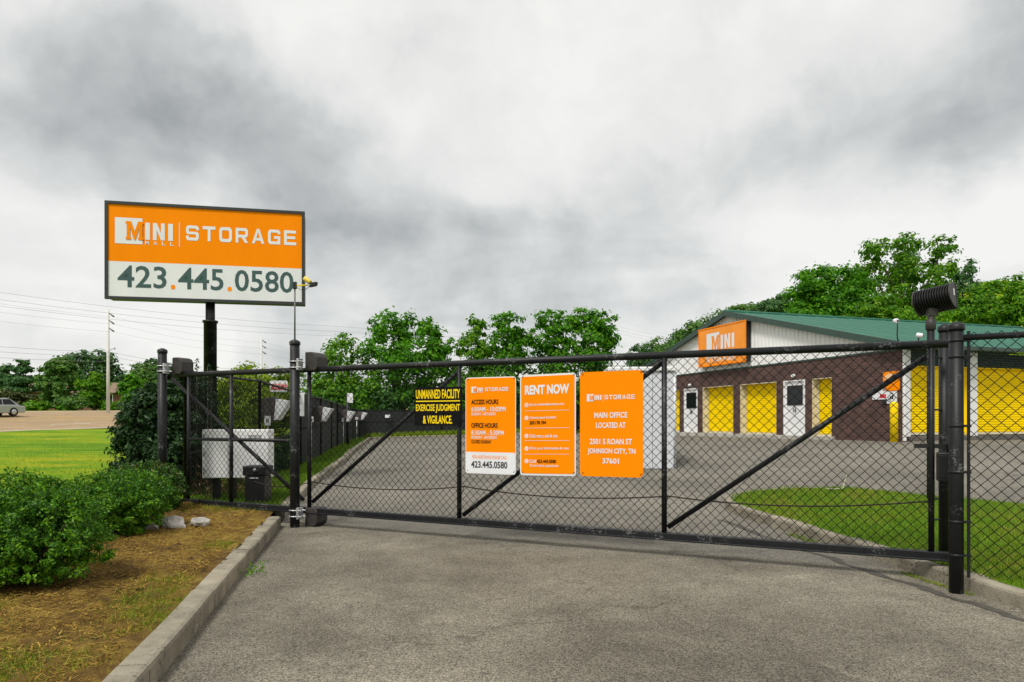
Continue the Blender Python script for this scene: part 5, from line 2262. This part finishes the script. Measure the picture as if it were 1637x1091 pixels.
# clipped bushes near the camera
def bush(name, label, x, y, blobs, n, leaf, lm, seed, group, cl=.12, ncl=60, jit=.55, aspect=.5, shell=(.35, .98), cat='bush', wl=False):
    r_ = np.random.default_rng(seed)
    z = float(z_bed(x, y)) - .02
    root = thing(name, (x, y, z), label, cat, group)
    mb = MB()
    for i in range(9):
        b = blobs[i % len(blobs)]
        a = r_.uniform(0, 6.28)
        e_ = Vector((x + b[0] + math.cos(a) * b[3] * .6, y + b[1] + math.sin(a) * b[4] * .6, z + b[2] + b[5] * .4))
        mb.tube([(x + b[0] * .5 + r_.normal(0, .04), y + b[1] * .5 + r_.normal(0, .04), z - .08), (x + b[0] * .8, y + b[1] * .8, z + b[2] * .6), e_], [.022, .016, .006], 5)
    mb.build('stem', BARK, root)
    P, Nn = crown_points(blobs, n, r_, cl=cl, ncl=ncl, shell=shell)
    P[:, 2] = np.maximum(P[:, 2], r_.uniform(.02, .12, len(P)))
    # young shoots standing up from the clipped top
    B = np.array(blobs)
    m_ = int(n / 70)
    k_ = r_.integers(0, len(B), m_)
    a_ = r_.uniform(0, 2 * math.pi, m_)
    q_ = np.sqrt(r_.uniform(0, .9, m_))
    tp = np.stack([B[k_, 0] + np.cos(a_) * q_ * B[k_, 3], B[k_, 1] + np.sin(a_) * q_ * B[k_, 4], B[k_, 2] + np.sqrt(1 - q_ * q_) * B[k_, 5]], 1)
    hh = np.repeat(r_.uniform(.02, .10, m_), 9) * np.tile(np.linspace(0, 1, 9), m_)
    tp = np.repeat(tp, 9, 0) + r_.normal(0, .012, (m_ * 9, 3))
    tp[:, 2] += hh
    P = np.concatenate([P, tp])
    Nn = np.concatenate([Nn, r_.normal(0, 1, tp.shape)])
    V_, F_ = leaf_quads(P, Nn, leaf, aspect, jit, sizevar=.5, r_=r_)
    raw_mesh('foliage', V_ + np.array((x, y, z)), F_, lm, root)
    return root


HG = 'clipped bushes in the planting bed'
bush('clipped_bush', 'largest, nearest clipped bush in the front corner of the planting bed', -4.22, 5.70,
     [(0, 0, .46, .62, .55, .43), (.40, -.10, .38, .46, .42, .38), (-.65, -.05, .44, .62, .5, .42), (.10, .16, .46, .44, .36, .36), (-1.3, -.2, .37, .62, .55, .38), (-.2, -.42, .34, .58, .36, .33), (-.9, .15, .42, .5, .4, .36)], 125000, .028, LEAF_H, 501, HG, ncl=230, cl=.066, shell=(.5, 1.0))
bush('clipped_bush', 'middle clipped bush of the three, behind the nearest one', -4.80, 8.15,
     [(0, 0, .36, .56, .5, .34), (.32, -.2, .30, .40, .4, .30), (-.55, .0, .27, .46, .45, .30), (.15, .3, .38, .42, .4, .30), (-1.05, .0, .20, .42, .42, .26)], 70000, .031, LEAF_H, 502, HG, ncl=180, cl=.066, shell=(.5, 1.0))
bush('clipped_bush', 'smallest clipped bush at the foot of the outer gate post', -5.38, 10.15,
     [(0, 0, .34, .46, .42, .31), (.22, -.1, .30, .32, .35, .28), (-.35, .0, .34, .38, .4, .28)], 22000, .050, leafmat('bronze_hedge_leaves', (.016, .055, .006), (.035, .105, .010), (.09, .20, .016), .25, .4, .4, patch=.1, c3=(.16, .09, .02)), 503, HG, ncl=80, cl=.1)
bush('holly_shrub', 'tall dark glossy holly behind the outer gate post', -6.35, 12.1,
     [(0, 0, .6, .70, .6, .55), (.35, .1, 1.0, .62, .55, .50), (.1, 0, 1.45, .55, .5, .45), (.50, .2, 1.45, .40, .4, .48), (.60, .3, .8, .45, .5, .60), (-.25, 0, 1.05, .45, .45, .40), (.62, .3, 1.6, .32, .3, .40), (.40, .1, 1.9, .30, .3, .28)], 34000, .085, LEAF_K, 504, None, ncl=70, cl=.13, cat='shrub')
# upright shoots standing out of the holly
mbv, mbf = [], []
root = thing('holly_shoot', (-5.52, 12.0, .2), 'slender leafy shoots standing up beside the outer roller housing', 'plant')
mb = MB()
for (x_, zt_) in ((-5.72, 2.42), (-5.55, 2.56), (-5.36, 2.46), (-5.30, 2.38)):
    mb.tube([(x_, 12.0, .15), (x_ + .01, 12.0, 1.4), (x_ + .02, 11.98, zt_)], [.012, .009, .004], 5)
    m_ = 90
    zz = rng.uniform(1.7, zt_ + .02, m_)
    P_ = np.stack([x_ + .015 + rng.normal(0, .028, m_), 12 + rng.normal(0, .028, m_), zz], 1)
    v_, f_ = leaf_quads(P_, rng.normal(0, 1, (m_, 3)), .055, .5)
    mbf.append(f_ + sum(len(q) for q in mbv))
    mbv.append(v_)
mb.build('stem', BARK, root)
raw_mesh('leaf_sprays', np.concatenate(mbv), np.concatenate(mbf), LEAF_K, root)

# yellow-green shrubs and ivy outside the yard fence
YG = 'yellow green shrubs outside the yard fence'


def oshrub(name, label, x, y, blobs, n, leaf, lm, seed, group=None):
    r_ = tree(name, label, x, y, blobs, n, leaf, lm, .06, seed=seed, group=group, cl=.16, ncl=40, cat='shrub')
    return r_


oshrub('flowering_shrub', 'sunlit yellow green shrub right behind the sign pole', -7.5, 18.3, [(0, 0, 1.3, .8, .7, .7), (.6, .2, 1.7, .7, .6, .6), (-.5, 0, 2.0, .7, .6, .6), (.5, 0, 2.35, .6, .6, .45), (-.4, .2, .8, .8, .7, .7)], 9000, .10, LEAF_Y, 601, YG)
oshrub('flowering_shrub', 'larger yellow green shrub between sign pole and left gate post', -6.55, 17.8, [(0, 0, 1.2, .75, .6, .7), (.4, .1, 1.7, .6, .55, .6), (-.3, 0, 2.1, .55, .5, .5), (.35, .3, 2.25, .45, .4, .4), (.2, 0, .7, .7, .6, .6)], 9000, .10, LEAF_Y, 602, YG)
oshrub('flowering_shrub', 'nearest yellow green shrub, its top just over the fence rail', -6.75, 15.9, [(0, 0, 1.0, .6, .5, .6), (.35, .1, 1.5, .5, .45, .55), (-.3, 0, 1.75, .5, .45, .45), (.3, .1, 2.05, .45, .4, .35), (-.5, .2, .7, .6, .5, .6), (.75, .2, 1.7, .4, .4, .4), (.8, .2, 1.1, .4, .4, .5)], 9000, .09, LEAF_Y, 605, YG)
oshrub('ivy_shrub', 'dark leafy shrub low against the fence right of the white cabinet', -5.75, 15.6, [(0, 0, .35, .42, .8, .33), (.1, .8, .5, .36, .8, .4), (0, -.9, .3, .36, .7, .30), (.0, 1.6, .5, .4, .8, .45)], 8000, .085, LEAF_V, 603)
oshrub('ivy_shrub', 'dark leafy shrub behind the tail of the gate, left of the cabinet', -6.1, 13.0, [(0, 0, .7, .5, .6, .6), (.3, -.2, 1.2, .42, .5, .5), (-.2, .1, 1.2, .4, .4, .4), (.2, .2, .5, .4, .5, .4)], 6000, .085, LEAF_V, 604)

# dry weeds by the cabinet
root = thing('dry_weed', (-5.35, 11.75, .18), 'dry brown weeds left of the cabinet legs', 'weeds')
n_ = 700
P_ = np.stack([rng.uniform(-5.75, -4.3, n_), rng.uniform(11.65, 12.6, n_), rng.uniform(.2, .75, n_) * rng.uniform(.5, 1.1, n_)], 1)
v_, f_ = leaf_quads(P_, rng.normal(0, 1, (n_, 3)), .09, .22)
raw_mesh('stems', v_, f_, DRY, root)

# ------------------------------------------------------------------ ground cover


def blades(name, n, poly, zfn, hgt, wid, lm, dens=None, lean=.45, lab=None, seed=9, lie=False):
    r_ = np.random.default_rng(seed)
    px0, px1 = min(p[0] for p in poly), max(p[0] for p in poly)
    py0, py1 = min(p[1] for p in poly), max(p[1] for p in poly)
    X, Y = [], []
    tot = 0
    while tot < n:
        x = r_.uniform(px0, px1, n)
        y = r_.uniform(py0, py1, n)
        k = in_poly(x, y, poly)
        if dens is not None:
            k &= r_.uniform(0, 1, n) < dens(x, y)
        X.append(x[k])
        Y.append(y[k])
        tot += k.sum()
    x, y = np.concatenate(X)[:n], np.concatenate(Y)[:n]
    z = zfn(x, y)
    a = r_.uniform(0, 2 * math.pi, n)
    h_ = hgt * r_.uniform(.45, 1.25, n)
    w_ = wid * r_.uniform(.6, 1.4, n)
    b = np.stack([x, y, z], 1)
    dx = np.stack([np.cos(a), np.sin(a), np.zeros(n)], 1)
    if lie:
        tilt = r_.uniform(-.25, .35, n)
        tip = dx * h_[:, None]
        tip[:, 2] = tilt * h_
        sd = np.stack([-np.sin(a), np.cos(a), r_.uniform(-.5, .5, n)], 1) * w_[:, None]
        lift = np.array((0, 0, 1.)) * r_.uniform(.002, .02, n)[:, None]
        V_ = np.stack([b + lift - sd, b + lift + sd, b + lift + tip + sd * .7, b + lift + tip - sd * .7], 1).reshape(-1, 3)
        F_ = np.arange(4 * n).reshape(-1, 4)
    else:
        ln_ = r_.normal(0, lean, (n, 2))
        tip = np.stack([ln_[:, 0] * h_, ln_[:, 1] * h_, h_], 1)
        sd = dx * w_[:, None]
        lo = np.array((0, 0, -.01))
        V_ = np.stack([b + lo - sd, b + lo + sd, b + tip], 1).reshape(-1, 3)
        F_ = np.arange(3 * n).reshape(-1, 3)
    return raw_mesh(name, V_, F_, lm, kind='stuff')


GR1 = leafmat('grass_blades', (.070, .170, .001), (.135, .265, .001), (.240, .330, .003), .35, patch=.2, pscale=.35)
GR2 = leafmat('island_grass_blades', (.052, .155, .003), (.115, .235, .005), (.230, .270, .016), .38, patch=.2, pscale=1.1, c3=(.30, .20, .07))
GR3 = leafmat('verge_grass_blades', (.060, .150, .006), (.120, .230, .010), (.210, .300, .014), .35, patch=.2, pscale=.8)
STRAW = leafmat('straw_litter', (.10, .058, .014), (.26, .155, .030), (.48, .33, .070), .05, .9, .1, patch=.26, pscale=2.2)
tag(blades('grass', 90000, isl_in[:-1], z_isl, .055, .0035, GR2, dens=lambda x, y: np.clip(1.1 - (x - 3.5) * .08, .2, 1) * (y > 3)), 'short mown grass on the kerbed island inside the gate', 'grass', kind='stuff')
tag(blades('grass', 45000, strip, z_strip, .075, .006, GR3, dens=lambda x, y: np.clip(14 / np.maximum(y, 5), .15, 1) ** 1.5, seed=12), 'bright grass strip between yard kerb and fence', 'grass', kind='stuff')
lawn_poly = [(-5.2, 7), (-6.7, 11.3), (-6.4, 13), (-9, 24), (-22, 40), (-38, 36), (-24, 14), (-9, 5)]
tag(blades('grass', 70000, lawn_poly, zl, .045, .0045, GR1, dens=lambda x, y: np.clip(9 / np.maximum(y, 4), .1, 1) ** 1.6, seed=13), 'bright mown lawn sloping up to the road', 'grass', kind='stuff')
bed_s = [(a - .13, b) if a > -3.6 and b < 10.3 else (a, b) for a, b in bed]
tag(blades('straw_mulch', 52000, bed_s, z_bed, .045, .0022, STRAW, dens=lambda x, y: (y > 2.6) * np.clip(7 / np.maximum(y, 3), .3, 1), lie=True, seed=14), 'brown straw and bark litter covering the planting bed', 'mulch', kind='stuff')


def patch_d(x, y):
    c = np.zeros(len(x))
    for (a, b, r_) in ((-2.75, 3.75, .35), (-3.15, 3.85, .25), (-2.75, 5.3, .30), (-2.62, 4.9, .22), (-2.95, 5.8, .2), (-3.7, 3.6, .35), (-3.15, 7.4, .2), (-3.9, 4.9, .22), (-2.45, 4.7, .30), (-3.6, 4.2, .3), (-2.9, 3.5, .3), (-4.3, 10.5, .5), (-3.5, 10.2, .3), (-4.7, 7.0, .3)):
        c += np.exp(-((x - a) ** 2 + (y - b) ** 2) / (2 * (r_ * .6) ** 2))
    return np.clip(c, 0, 1)


TUFT = leafmat('mixed_grass_tufts', (.08, .17, .004), (.17, .26, .006), (.36, .34, .03), .3, patch=.2, pscale=1.4)
tag(blades('grass_tufts', 12500, bed, z_bed, .044, .0028, TUFT, dens=patch_d, seed=15, lean=.9), 'scattered grass tufts sprouting through the mulch by the kerb', 'grass', kind='stuff')
# pale bent pipe at the far edge of the island
pz = float(z_isl(5.2, 10.7))
mb = MB()
mb.tube([(4.85, 10.55, pz + .03), (5.0, 10.60, pz + .015), (5.15, 10.62, pz + .03), (5.22, 10.70, pz + .14), (5.27, 10.74, pz + .24)], [.008, .009, .010, .008, .006], 7)
tag(mb.build('bent_pipe', M('pale_plastic', (.40, .37, .25), .6)), 'thin pale bent pipe at the far edge of the grass island', 'pipe')
gut = [(3.99, 5.2), (3.86, 6.1), (3.74, 6.9), (3.60, 7.6), (3.44, 8.6), (3.56, 8.6), (3.70, 7.6), (3.80, 7.1), (3.93, 6.1), (4.06, 5.2)]
tag(blades('gutter_grass', 1500, gut, lambda x, y: zf(x, y) + .004, .022, .003, TUFT, dens=lambda x, y: (np.sin(y * 3.1 + 1) > .25) * 1., seed=23, lean=1.2), 'patchy yellow weeds and debris in the gutter of the right kerb', 'weeds', kind='stuff')
# weed in the gutter
root = thing('gutter_weed', (-2.52, 6.62, .0), 'small green weed growing in the gutter against the kerb', 'weed')
n_ = 75
P_ = np.stack([-2.50 + rng.normal(0, .055, n_), 6.62 + rng.normal(0, .075, n_), np.abs(rng.normal(.0, .05, n_)) + .01], 1)
v_, f_ = leaf_quads(P_, rng.normal(0, 1, (n_, 3)) + np.array((0, 0, .5)), .042, .35)
raw_mesh('leaves', v_, f_, LEAF_B, root)

# weeds and grass along the foot of the back fence
back = [(-8.6, 41.1), (2, 43.75), (8, 45.4), (8, 46.3), (0.5, 44.5), (-4.5, 43.3), (-9.1, 41.15)]
tag(blades('weeds', 9000, back, lambda x, y: zt(x, y) + .02, .42, .035, LEAF_Y, seed=21, lean=.4), 'rough grass and weeds along the foot of the back fence', 'weeds', kind='stuff')
